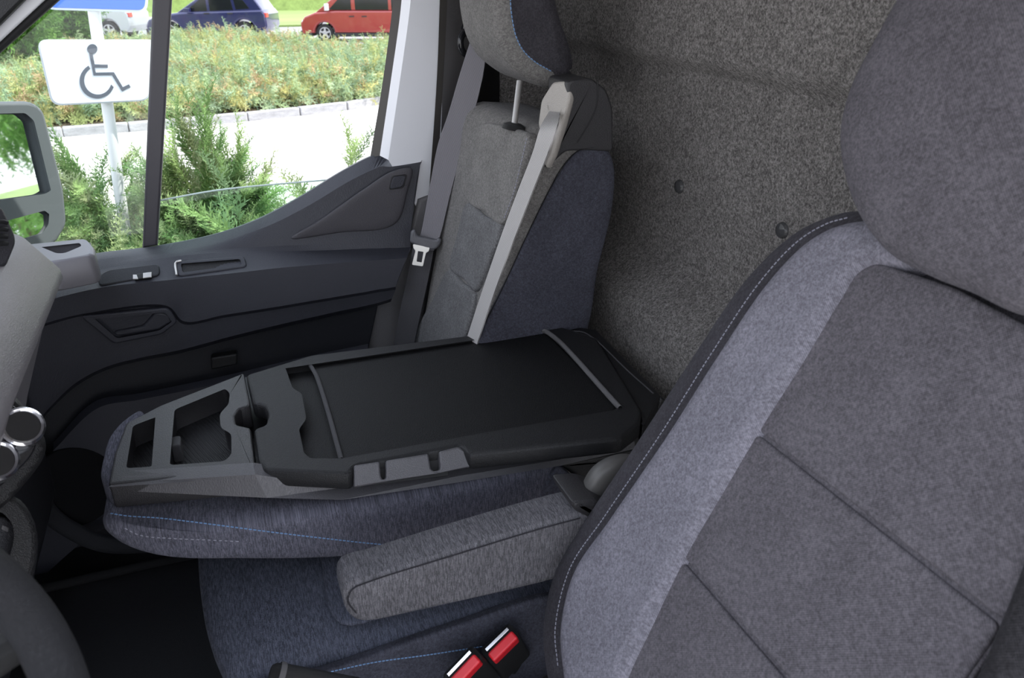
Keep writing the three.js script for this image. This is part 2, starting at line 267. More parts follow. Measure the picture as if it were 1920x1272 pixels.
function juniper(at, h, w, n, label, tall = 0.6) {
  const g = thing('juniper_bush', label, 'bush', at), items = [];
  const st = []; for (let i = 0; i < 7; i++) { const a = i * 0.9, e = V(at.x + Math.cos(a) * w * 0.4, at.y + h * 0.7, at.z + Math.sin(a) * w * 0.4); st.push(tube([at.clone(), at.clone().lerp(e, 0.5).add(V(0, 0.05, 0)), e], 0.012, 8, 5)); }
  mesh('stem', st, mat(rgb(0.12, 0.08, 0.05), 0.9), g);
  for (let i = 0; i < n; i++) {
    const a = rnd() * 6.283, r = Math.sqrt(rnd()), t = rnd() < 0.25 ? rnd() * 0.5 : 0.5 + 0.5 * Math.pow(rnd(), 0.8), lean = r * (1 - 0.45 * t), hump = 0.72 + 0.28 * Math.sin(a * 3 + at.x * 5);
    items.push([V(Math.cos(a) * lean * w, h * t * hump * (1 - 0.35 * r), Math.sin(a) * lean * w), V(Math.cos(a) * (0.35 + r * 0.6), tall + rr(-0.25, 0.5), Math.sin(a) * (0.35 + r * 0.6)), rr(0.6, 1.15)]);
  }
  foliage('foliage', items, at.z > -4.6 ? GREEN : DEEP, g, sprays[rnd() < 0.5 ? 0 : 2]);
  return g;
}
juniper(V(-0.05, 0, -4.6), 1.72, 0.42, 1100, 'tall feathery juniper bush just right of the window bar', 0.95);
juniper(V(-0.68, 0, -5.1), 1.42, 0.5, 1000, 'juniper bush growing round the foot of the sign pole');
juniper(V(0.72, 0, -4.5), 1.5, 0.36, 260, 'small juniper bush in front of the pale paving, nearest the white door frame', 0.8);
juniper(V(-0.46, 0, -3.45), 1.40, 0.36, 1000, 'low spreading juniper behind the lower end of the window bar', 0.4);
juniper(V(0.06, 0, -3.4), 1.46, 0.38, 1100, 'low spreading juniper behind the lowered window pane', 0.4);
juniper(V(0.42, 0, -3.5), 1.50, 0.26, 420, 'low juniper whose tips show above the rear slope of the door trim', 0.4);
juniper(V(-0.95, 0, -3.8), 1.30, 0.4, 700, 'low juniper beside the wing mirror, under the sign pole bush', 0.4);
// ground cover junipers on the bed: nobody could count them
{
  const items = [], near = new THREE.CatmullRomCurve3(kerbLine), farC = new THREE.CatmullRomCurve3(bedFar);
  for (let i = 0; i < 15000; i++) {
    const t = rnd(), s = Math.pow(rnd(), 1.25), a = near.getPoint(t), b = farC.getPoint(t), p = a.clone().lerp(b, 0.05 + s * 0.94);
    const edge = Math.min(1, s * 14 + 0.2) * Math.min(1, (1 - s) * 12 + 0.25);
    p.y = 0.1 + edge * (0.10 + 0.42 * (0.5 + 0.5 * Math.sin(p.x * 1.5 + Math.sin(p.z * 0.9) * 1.6) * Math.cos(p.z * 0.7 + p.x * 0.3))) * rr(0.6, 1);
    const an = rnd() * 6.283; items.push([p, V(Math.cos(an), rr(0.15, 0.7), Math.sin(an) + 0.35), rr(0.9, 1.9)]);
  }
  const g = foliage('juniper_ground_cover', items, OLIVE, scene, sprays[1], true);
  tag(g, 'pale green and yellowish juniper ground cover filling the bed behind the kerb', 'shrubbery'); g.userData.kind = 'stuff';
}
function tree(at, h, w, n, label, trunkH = 1.5, group) {
  const g = thing('tree', label, 'tree', at, group), items = [];
  mesh('trunk', rod(at, at.clone().add(V(0, h * 0.8, 0)), 0.16, 0.05), mat(rgb(0.16, 0.12, 0.09), 0.9), g);
  for (let i = 0; i < n; i++) { const d = V(rr(-1, 1), rr(-1, 1), rr(-1, 1)).normalize(), r = Math.pow(rnd(), 0.45); items.push([V(d.x * w * r, trunkH + (h - trunkH) * 0.5 * (1 + d.y * r), d.z * w * r), d.clone().add(V(0, -0.2, 0)), rr(1.1, 2.2)]); }
  foliage('foliage', items, [[0.10, 0.24, 0.04], [0.16, 0.32, 0.06], [0.2, 0.38, 0.1], [0.07, 0.17, 0.03]], g, sprays[3]);
  return g;
}
{
  const p = (u, v, y) => { const q = onY(u, v, y); return V(q.x, 0.1, q.z); };
  tree(p(10, 150, -2.3), 4.6, 1.25, 1500, 'leafy green tree at the far left, behind the white wheelchair plate', 0.3);
  tree(p(118, 112, -2.3), 4.2, 0.95, 1200, 'narrow leafy tree behind the pole, under the blue plate', 0.3);
}
// trees along the street behind the van: the wing mirror shows them
[[9, -4.2], [14, -2.6], [19, -4.6], [26, -1.5]].forEach(([x, z], i) => tree(V(x, 0, z), 6.5, 2.0, 650, ['street tree that shows largest in the wing mirror', 'second street tree in the wing mirror', 'third street tree in the wing mirror', 'smallest street tree in the wing mirror'][i], 1.9));
struct('verge', box(12, 60, 0, 0.08, -7.6, -1.2, 0), M.lawn);

// road sign: leaning pole with a white plate and a blue plate
{
  const a = onZ(231, 408, -4.75), b = onZ(176, 20, -4.75), d = b.clone().sub(a).normalize(), foot = a.clone().addScaledVector(d, -a.y / d.y), top = b.clone().addScaledVector(d, 0.35);
  const g = thing('road_sign', 'leaning sign pole with a white wheelchair plate under a blue plate', 'road sign', foot);
  mesh('pole', rod(foot, top, 0.03), mat(rgb(0.62, 0.63, 0.66), 0.5), g);
  const P0 = onZ(180, 135, -4.70), n = V(0.12, 0.10, 1).normalize();
  const plate = round(ps(P0, n, [68, 74], [294, 74], [281, 189], [97, 199]), 0.05);
  mesh('sign_plate', extr(plate, n, 0.012, 0.002), mat(rgb(0.42, 0.44, 0.48), 0.5), g);
  const P1 = P0.clone().addScaledVector(n, 0.003), inset = round(ps(P1, n, [72, 77], [289, 77], [278, 187], [100, 196]), 0.045);
  mesh('sign_face', extr(inset, n, 0.004, 0.001), mat(rgb(0.60, 0.63, 0.69), 0.5), g);
  // the access symbol, in the coordinates of a 4.54-times enlargement
  const P2 = P1.clone().addScaledVector(n, 0.003), z = (l) => ps(P2, n, ...l.map(([x, y]) => [x / 4.543, y / 4.543]));
  const dark = mat(rgb(0.075, 0.085, 0.11), 0.6), arc = (cx, cy, rx, ry, a0, a1, k) => Array.from({ length: k + 1 }, (_, i) => { const t = a0 + (a1 - a0) * i / k; return [cx + rx * Math.cos(t), cy + ry * Math.sin(t)]; });
  const wheel = [...arc(828, 690, 150, 150, -2.08, -5.93, 30), ...arc(834, 685, 117, 120, -5.99, -2.16, 30)];
  mesh('symbol', [extr(z(arc(786, 418, 44, 43, 0, 6.1, 24)), n, 0.003, 0), extr(z([[758, 450], [788, 450], [806, 548], [918, 550], [918, 578], [806, 577], [816, 618], [970, 615], [1046, 742], [1098, 718], [1113, 742], [1040, 780], [955, 642], [797, 644]]), n, 0.003, 0), extr(z(wheel), n, 0.003, 0)], dark, g);
  const P3 = P0.clone().add(V(0, 0, 0.005)), nb = V(0.1, 0.05, 1).normalize();
  mesh('blue_plate', extr(round(ps(P3, nb, [40, -150], [288, -150], [276, 24], [86, 18]), 0.04), nb, 0.012, 0.002), mat(rgb(0.55, 0.6, 0.7), 0.5), g);
  const P4 = P3.clone().addScaledVector(nb, 0.003);
  mesh('blue_face', extr(round(ps(P4, nb, [44, -146], [284, -146], [271, 19], [90, 14]), 0.035), nb, 0.004, 0.001), mat(rgb(0.05, 0.14, 0.55), 0.45), g);
}
// parked cars: side outline swept across the width, then glass, wheels and lamps; front towards -x
function car(place, k, kind, paint, label) {
  const at = V(0, 0, 0);
  const g = thing(kind === 'van' ? 'passenger_van' : 'parked_car', label, kind === 'van' ? 'van' : 'car', at);
  const w = kind === 'van' ? 1.9 : 1.8, v = (l) => l.map(([x, y]) => V(at.x + x * k, at.y + y * k, at.z)), n = V(0, 0, 1);
  const put = (geo) => [].concat(geo);
  const body = mat(paint, 0.25, { clearcoat: 1, metalness: 0.2 }), dark = mat(rgb(0.012, 0.013, 0.016), 0.08), trim = mat(rgb(0.02, 0.02, 0.022), 0.6), rimM = mat(rgb(0.5, 0.5, 0.52), 0.3, { metalness: 0.6 });
  const arch = (cx, r) => Array.from({ length: 9 }, (_, i) => { const t = Math.PI * (1 - i / 8); return [cx + Math.cos(t) * r, 0.33 + Math.sin(t) * r]; });
  let low, roof, wins, wheels, L;
  if (kind === 'van') {
    L = 5.1; wheels = [0.95, 4.05];
    low = [[0.05, 0.28], ...arch(0.95, 0.4), ...arch(4.05, 0.4), [5.05, 0.28], [5.1, 0.6], [5.08, 1.15], [1.45, 1.15], [0.62, 1.08], [0.2, 0.92], [0.02, 0.7]];
    roof = [[0.62, 1.07], [1.4, 1.14], [5.08, 1.14], [4.98, 1.85], [4.8, 1.93], [2.0, 1.93], [1.7, 1.86]];
    wins = [[[1.15, 1.17], [2.05, 1.17], [2.05, 1.78], [1.78, 1.76]], [[2.2, 1.17], [3.5, 1.17], [3.5, 1.78], [2.2, 1.78]], [[3.62, 1.17], [4.88, 1.17], [4.8, 1.78], [3.62, 1.78]]];
  } else {
    L = 4.45; wheels = [0.85, 3.6];
    low = [[0.06, 0.24], ...arch(0.85, 0.41), ...arch(3.6, 0.41), [4.3, 0.28], [4.43, 0.5], [4.42, 0.9], [4.3, 1.06], [1.4, 0.98], [0.55, 0.88], [0.12, 0.74], [0.0, 0.5]];
    roof = [[1.15, 0.94], [4.32, 1.03], [4.05, 1.45], [3.7, 1.52], [2.6, 1.55], [2.05, 1.48]];
    wins = [[[1.5, 1.0], [2.3, 1.02], [2.3, 1.43], [2.1, 1.41]], [[2.4, 1.02], [3.25, 1.05], [3.2, 1.44], [2.4, 1.45]], [[3.35, 1.06], [3.85, 1.1], [3.65, 1.38], [3.3, 1.42]]];
  }
  mesh('body', put(extr(v(low), n, w * k, 0.07 * k)), body, g);
  const cab = extr(v(roof), n, (w - 0.16) * k, 0.06 * k); cab.translate(0, 0, -0.08 * k); mesh('cabin', cab, body, g);
  for (const q of wins) { const s = extr(v(q), n, 0.02, 0.004); s.translate(0, 0, -0.08 * k + 0.008); mesh('window', s, dark, g); }
  for (const cx of wheels) for (const zz of [-0.02, -w * k + 0.22 * k]) {
    const c = V(at.x + cx * k, at.y + 0.33 * k, at.z + zz);
    const t = mesh('wheel', lathe([[0.12, -0.2], [0.31, -0.2], [0.335, -0.16], [0.335, -0.03], [0.31, 0], [0.22, -0.005], [0.215, -0.03], [0.1, -0.03]].map(([a, b]) => [a * k, b * k]), c, n, 28), M.rubber, g);
    const sp = []; for (let i = 0; i < 5; i++) { const b = box(-0.035 * k, 0.035 * k, 0.02 * k, 0.215 * k, -0.03 * k, -0.005 * k, 0); b.rotateZ(i * 1.2566); b.translate(c.x, c.y, c.z); sp.push(b); }
    sp.push(lathe([[0, 0], [0.06, -0.003], [0.065, -0.03]].map(([a, b]) => [a * k, b * k]), c, n, 16), lathe([[0.19, -0.004], [0.222, 0.002], [0.225, -0.02]].map(([a, b]) => [a * k, b * k]), c, n, 28));
    const sm = mesh('rim', sp, rimM, g); t.attach(sm);
  }
  mesh('sill', box(at.x + 1.3 * k, at.x + (wheels[1] - 0.42) * k, at.y + 0.2 * k, at.y + 0.34 * k, at.z - 0.06, at.z + 0.006), trim, g);
  mesh('front_bumper', box(at.x - 0.02, at.x + 0.45 * k, at.y + 0.2 * k, at.y + 0.42 * k, at.z - (w - 0.1) * k, at.z - 0.02 * k, 0.02), trim, g);
  mesh('rear_lamp', box(at.x + (L - 0.22) * k, at.x + (L + 0.0) * k, at.y + 0.8 * k, at.y + 0.95 * k, at.z - 0.3 * k, at.z - 0.02, 0.01), mat(rgb(0.5, 0.05, 0.05), 0.2), g);
  mesh('headlamp', box(at.x + 0.08 * k, at.x + 0.42 * k, at.y + 0.66 * k, at.y + 0.8 * k, at.z - 0.3 * k, at.z - 0.015, 0.01), mat(rgb(0.7, 0.72, 0.75), 0.1), g);
  mesh('mirror', box(at.x + (kind === 'van' ? 1.05 : 1.55) * k, at.x + (kind === 'van' ? 1.2 : 1.75) * k, at.y + (kind === 'van' ? 1.15 : 0.98) * k, at.y + (kind === 'van' ? 1.4 : 1.12) * k, at.z, at.z + 0.2 * k, 0.02), kind === 'van' ? mat(rgb(0.6, 0.6, 0.6), 0.3) : body, g);
  for (const x of kind === 'van' ? [1.95, 2.45] : [2.2, 3.05]) mesh('handle', box(at.x + x * k, at.x + (x + 0.2) * k, at.y + 0.92 * k, at.y + 0.96 * k, at.z, at.z + 0.03 * k, 0.008), trim, g);
  g.rotation.y = -YAW; g.position.copy(place); return g;
}
{
  const back = (u, v, l) => { const q = onY(u, v, -2.388); return V(q.x - Math.cos(YAW) * l, 0.012, q.z - Math.sin(YAW) * l); };
  car(back(505, 77, 4.45 * 1.06), 1.06, 'suv', rgb(0.018, 0.02, 0.09), 'dark blue car parked on the street, left of the red van');
  car(back(566, 79, 0), 0.97, 'van', rgb(0.30, 0.035, 0.03), 'red passenger van parked on the street beside the white door frame');
  car(back(251, 76, 4.45 * 1.06), 1.06, 'suv', rgb(0.45, 0.47, 0.5), 'silver car whose rear end shows beside the sign pole');
}

// ---------------------------------------------------------------- the cab shell
struct('floor', box(-1.3, 0.99, EYE - 1.48, EYE - 1.42, -2.1, -0.02, 0), M.black);
struct('ceiling', box(-0.35, 1.05, EYE + 0.42, EYE + 0.47, -2.08, 0.04, 0.01), M.head);
const XB = 0.97;
struct('wall_front', box(-1.3, -0.96, EYE - 1.48, EYE - 0.45, -2.1, -0.02, 0.01), M.black);
struct('trim_4', box(-1.3, -0.42, EYE - 1.48, EYE - 0.66, -2.12, -2.03, 0.01), M.black);
{
  const prof = [[0.93, 0.46], [0.93, 0.2], [0.93, -0.152], [0.934, -0.160], [0.964, -0.184], [XB, -0.192], [XB, -0.4], [XB, -0.612], [0.966, -0.618], [0.952, -0.626], [0.872, -0.685], [0.856, -0.70], [0.852, -0.72], [0.858, -1.1], [0.858, -1.46]];
  const w = structGroup('wall_rear');
  mesh('carpet_lining', sheet(prof.map(([x, y]) => [0.05, -0.7, -1.4, -2.22].map((z) => W(x, y, z))), 40, 0.7), M.carpet, w);
  mesh('backing_panel', box(1.0, 1.04, EYE - 1.48, EYE + 0.46, -2.24, 0.06, 0), M.black, w);
  for (const [u, v] of [[1275, 350], [1468, 432]]) mesh('button', lathe([[0, 0.010], [0.007, 0.0095], [0.013, 0.007], [0.0155, 0.003], [0.016, -0.004]], onX(u, v, XB), V(-1, 0, 0), 24), mat(rgb(0.05, 0.05, 0.052), 0.25), w);
  const r = structGroup('wall_right');
  mesh('carpet_lining', sheet([[0.62, 0.45], [0.62, -1.46]].map(([x, y]) => [W(x, y, -2.16), W(0.8, y, -2.17), W(0.98, y, -2.18)]), 8), M.carpet, r);
  mesh('outer_skin', box(0.56, 1.04, EYE - 1.48, EYE + 0.46, -2.24, -2.2, 0), M.white, r);
  mesh('wheel_arch_lining', box(0.46, 0.9, EYE - 1.48, EYE - 0.62, -2.15, -2.05, 0.03), M.pillar, r);
}
// B pillar: white painted frame, seals and grey trim
{
  const t = structGroup('trim_1');
  const strip = (name, L, R_, zl, zr, m, th = 0.02) => mesh(name, sheet([L.map(([u, v]) => onZ(u, v, zl)), R_.map(([u, v]) => onZ(u, v, zr))], 24), m, t);
  strip('window_seal', [[742, -60], [735, 20], [718, 150], [694, 296]], [[757, -60], [751, 20], [733, 150], [712, 292]], -2.03, -2.0, M.seal);
  strip('frame_flange', [[757, -60], [751, 20], [733, 150], [712, 292]], [[775, -60], [768, 20], [750, 150], [728, 300]], -2.0, -1.985, M.white);
  strip('white_frame', [[775, -60], [768, 20], [750, 150], [728, 300]], [[826, -60], [824, 20], [819, 150], [800, 420]], -1.985, -2.0, M.white);
  strip('door_seal', [[826, -60], [824, 20], [819, 150], [800, 420]], [[841, -60], [838, 20], [831, 150], [815, 420]], -1.99, -2.0, M.seal);
  strip('pillar_cover', [[841, -60], [838, 20], [831, 150], [815, 420], [760, 700]], [[885, -60], [885, 20], [880, 150], [862, 420], [800, 700]], -1.99, -2.06, M.pillar);
  strip('pillar_cover', [[885, -60], [885, 20], [880, 150], [862, 420], [800, 700]], [[925, -60], [937, 150], [934, 240], [915, 420], [860, 700]], -2.06, -2.15, M.black);
}
{ const t = structGroup('trim_3'); mesh('pillar_base', extr(zs(-1.985, [668, 720], [700, 560], [735, 540], [768, 440], [785, 375], [814, 365], [806, 440], [790, 720]), V(0, 0, 1), 0.05, 0.01), M.pillar, t); }
struct('trim_5', box(-0.6, 1.0, EYE + 0.10, EYE + 0.46, -2.14, -2.02, 0.03), M.pillar);
// windscreen pillar at the top left
{
  const t = structGroup('trim_2'), q = (z, l) => zs(z, ...l), n = V(0, 0, 1);
  mesh('pillar_cover', extr(q(-1.95, [[-400, 330], [-100, 10], [110, -160], [218, -160], [45, 0], [0, 45], [-350, 366]]), n, 0.04, 0.006), M.black, t);
  mesh('white_frame', extr(q(-1.99, [[-350, 366], [0, 45], [45, 0], [218, -160], [258, -160], [84, 0], [0, 78], [-350, 400]]), n, 0.03, 0.004), M.white, t);
  mesh('window_seal', extr(q(-2.0, [[-350, 398], [0, 76], [84, -2], [256, -160], [290, -160], [110, 0], [0, 98], [-350, 425]]), n, 0.04, 0.006), M.rubber, t);
}
// ---------------------------------------------------------------- passenger door
{
  const d = thing('passenger_door', 'dark plastic passenger door with armrest, pull handle and lowered window', 'door', W(0, -1.4, -2.0));
  const n = V(0, 0, 1), row = (z, l) => zs(z, ...l);
  const rows = [
    row(-2.045, [[-40, 520], [60, 500], [180, 475], [285, 462], [400, 439], [480, 411], [560, 369], [640, 320], [694, 292], [712, 287], [728, 299], [745, 299], [797, 290]]),
    row(-2.02, [[-40, 521], [60, 501], [180, 476], [285, 463], [400, 440], [480, 413], [560, 371], [640, 322], [694, 294], [712, 289], [728, 300], [745, 300], [797, 292]]),
    row(-1.985, [[-40, 530], [60, 510], [185, 487], [290, 475], [410, 454], [500, 425], [580, 385], [655, 340], [700, 318], [715, 312], [730, 313], [748, 312], [788, 309]]),
    row(-1.965, [[-40, 545], [60, 525], [188, 500], [320, 477], [440, 466], [510, 462], [580, 458], [640, 450], [690, 442], [705, 440], [720, 438], [740, 436], [770, 432]]),
    row(-1.955, [[-40, 550], [60, 532], [190, 506], [330, 481], [450, 472], [520, 471], [590, 470], [650, 468], [695, 466], [710, 466], [724, 465], [744, 465], [770, 464]]),
    row(-1.905, [[-40, 580], [60, 560], [185, 532], [330, 517], [450, 504], [520, 497], [590, 491], [650, 486], [695, 483], [710, 482], [724, 481], [744, 480], [765, 478]]),
    row(-1.89, [[-40, 590], [60, 570], [188, 540], [330, 524], [450, 511], [520, 503], [590, 497], [650, 492], [695, 489], [710, 488], [724, 487], [744, 486], [763, 484]]),
    row(-1.885, [[-40, 630], [60, 612], [160, 588], [314, 574], [345, 603], [420, 591], [510, 577], [600, 562], [660, 552], [690, 547], [710, 543], [725, 541], [742, 538]]),
    row(-1.90, [[-40, 636], [60, 618], [160, 592], [312, 579], [343, 608], [420, 596], [510, 582], [600, 567], [660, 557], [690, 552], [710, 548], [725, 546], [742, 543]]),
    row(-1.90, [[-40, 900], [60, 800], [140, 720], [200, 688], [260, 672], [340, 656], [430, 632], [520, 610], [600, 592], [640, 583], [680, 575], [710, 568], [735, 560]]),
    row(-1.935, [[-40, 910], [60, 806], [140, 727], [200, 694], [260, 678], [340, 662], [430, 638], [520, 616], [600, 598], [640, 589], [680, 581], [710, 573], [733, 566]]),
  ];
  mesh('trim_panel', [sheet(rows.slice(0, 5), 120, 0.45), sheet(rows.slice(4, 9), 120, 0.45), sheet(rows.slice(8), 120, 0.45)], M.door, d);
  mesh('pillar_side', sheet([rows.slice(0, 9).map((r) => r.at(-1)), rows.slice(0, 9).map((r) => r.at(-1).clone().add(V(0.01, 0, -0.09)))], 40), M.doorDark, d);
  mesh('corner_inlay', blob(zs(-1.968, [735, 322], [772, 316], [764, 360], [748, 412], [725, 428], [640, 436], [545, 447], [600, 412], [680, 356]), n, 0.006, 0.004, 8, 8), M.doorUpper, d);
  const wedge = round(zs(-1.958, [737, 332], [762, 329], [755, 351], [731, 355]), 0.008);
  mesh('cover_cap', extr(wedge, n, 0.008, 0.002), M.door, d);
  mesh('cap_joint', extr(round(zs(-1.9605, [735, 330], [764, 327], [757, 353], [729, 357]), 0.008), n, 0.006, 0.001), M.black, d);
  // window bar and lowered pane
  mesh('window_bar', extr(zs(-2.04, [292, -150], [331, -150], [296, 461], [267, 466]), n, 0.05, 0.006), M.bar, d);
  mesh('quarter_glass', extr(zs(-2.07, [-60, 160], [110, -20], [295, -60], [269, 466], [-40, 520]), n, 0.004, 0), M.glass, d);
  const gl = mesh('window_pane', extr(zs(-2.07, [300, 376], [400, 358], [500, 347], [620, 337], [700, 330], [700, 400], [480, 460], [296, 480]), n, 0.004, 0), M.paneGlass, d);
  mesh('pane_edge', tube(zs(-2.068, [300, 376], [400, 358], [500, 347], [620, 337], [700, 330]), 0.0022, 20, 6), M.glassEdge, gl);
  // lower panel, pocket and strips
  mesh('lower_panel', extr(zs(-1.97, [-60, 1000], [-60, 560], [700, 540], [712, 560], [690, 660], [600, 1100]), n, 0.03, 0.004), M.doorDark, d);
  mesh('door_pocket', [sheet([row(-1.935, [[100, 830], [180, 752], [260, 738], [420, 705], [560, 672], [690, 645]]), row(-1.90, [[100, 845], [185, 765], [262, 750], [420, 718], [560, 686], [690, 660]]), row(-1.89, [[60, 1100], [180, 1000], [300, 950], [420, 900], [560, 860], [690, 800]])], 60, 0.4)], M.door, d);
  mesh('pocket_clip', extr(round(zs(-1.93, [396, 672], [445, 664], [445, 684], [396, 694]), 0.006), n, 0.03, 0.004), M.black, d);
  // inner handle in its bezel
  const bez = zs(-1.882, [150, 594], [316, 578], [334, 604], [304, 628], [214, 646]), hole = round(zs(-1.882, [170, 596], [311, 583], [327, 604], [300, 623], [218, 638]), 0.008);
  mesh('handle_bezel', extr(round(bez, 0.012), n, 0.03, 0.004, [hole]), M.door, d);
  mesh('handle_cup', extr(zs(-1.93, [150, 594], [316, 578], [334, 604], [304, 628], [214, 646]), n, 0.02, 0.001), M.black, d);
  mesh('door_handle', extr(round(zs(-1.89, [292, 585], [313, 588], [325, 603], [300, 619], [222, 632], [212, 624], [268, 612]), 0.008), n, 0.018, 0.006), M.door, d);
  // window switch plate and grab recess
  const sA = onZ(330, 481, -1.955), sn = onZ(450, 472, -1.955).sub(sA).cross(onZ(330, 517, -1.905).sub(sA)).normalize(); if (sn.y < 0) sn.negate();
  const sp = sA.clone().addScaledVector(sn, 0.003);
  mesh('switch_plate', extr(round(ps(sp, sn, [182, 520], [200, 506], [298, 494], [300, 516], [186, 536]), 0.012), sn, 0.012, 0.003), M.doorDark, d);
  const s2 = sp.clone().addScaledVector(sn, 0.006);
  const sw = mesh('window_switch', extr(round(ps(s2, sn, [252, 514], [283, 510], [284, 520], [252, 524]), 0.003), sn, 0.01, 0.002), M.black, d);
  mesh('switch_rocker', extr(ps(s2.clone().addScaledVector(sn, 0.003), sn, [268, 512], [284, 510], [284, 519], [268, 521]), sn, 0.004, 0.001), M.steel, sw);
  mesh('switch_rocker', extr(ps(s2.clone().addScaledVector(sn, 0.003), sn, [249, 515], [256, 515], [259, 523], [249, 523]), sn, 0.004, 0.001), M.steel, sw);
  const gp = sA.clone().addScaledVector(sn, 0.006), go = round(ps(gp, sn, [328, 490], [458, 480], [464, 500], [334, 518]), 0.012), gi = round(ps(gp, sn, [336, 493], [452, 484], [456, 498], [340, 513]), 0.008);
  mesh('grab_recess', extr(go, sn, 0.02, 0.003, [gi]), M.door, d);
  mesh('recess_floor', extr(ps(gp.clone().addScaledVector(sn, -0.004), sn, [330, 490], [458, 482], [464, 502], [334, 518]), sn, 0.004, 0), M.black, d);
  mesh('recess_lip', tube(ps(gp.clone().addScaledVector(sn, 0.001), sn, [331, 516], [330, 492], [340, 489]), 0.0028, 10, 6), M.steel, d);
}
// ---------------------------------------------------------------- exterior mirror
{
  const g = thing('wing_mirror', 'dark wing mirror with a large and a small glass outside the quarter window', 'mirror', onZ(40, 330, -2.33));
  const n = V(0.80, 0.12, 0.60).normalize(), P0 = onZ(60, 330, -2.33), q = (o, l) => ps(P0.clone().addScaledVector(n, o), n, ...l);
  const hole1 = round(q(0, [[-160, 206], [48, 203], [70, 222], [104, 362], [88, 372], [-160, 408]]), 0.012), hole2 = round(q(0, [[-160, 440], [0, 408], [84, 386], [100, 398], [98, 425], [84, 445], [-160, 520]]), 0.01);
  mesh('housing', extr(round(q(0, [[-180, 192], [60, 189], [84, 206], [122, 356], [128, 420], [108, 455], [60, 480], [-180, 540]]), 0.02), n, 0.09, 0.012, [hole1, hole2]), mat(rgb(0.07, 0.08, 0.09), 0.45), g);
  mesh('mirror_glass', extr(q(-0.02, [[-170, 200], [64, 198], [108, 370], [-170, 410]]), n, 0.003, 0), M.mirror, g);
  const n2 = V(0.78, 0.22, 0.6).normalize();
  mesh('mirror_glass', extr(ps(P0.clone().addScaledVector(n, -0.022), n2, [-170, 440], [90, 384], [108, 400], [84, 452], [-170, 530]), n2, 0.003, 0), M.mirror, g);
}
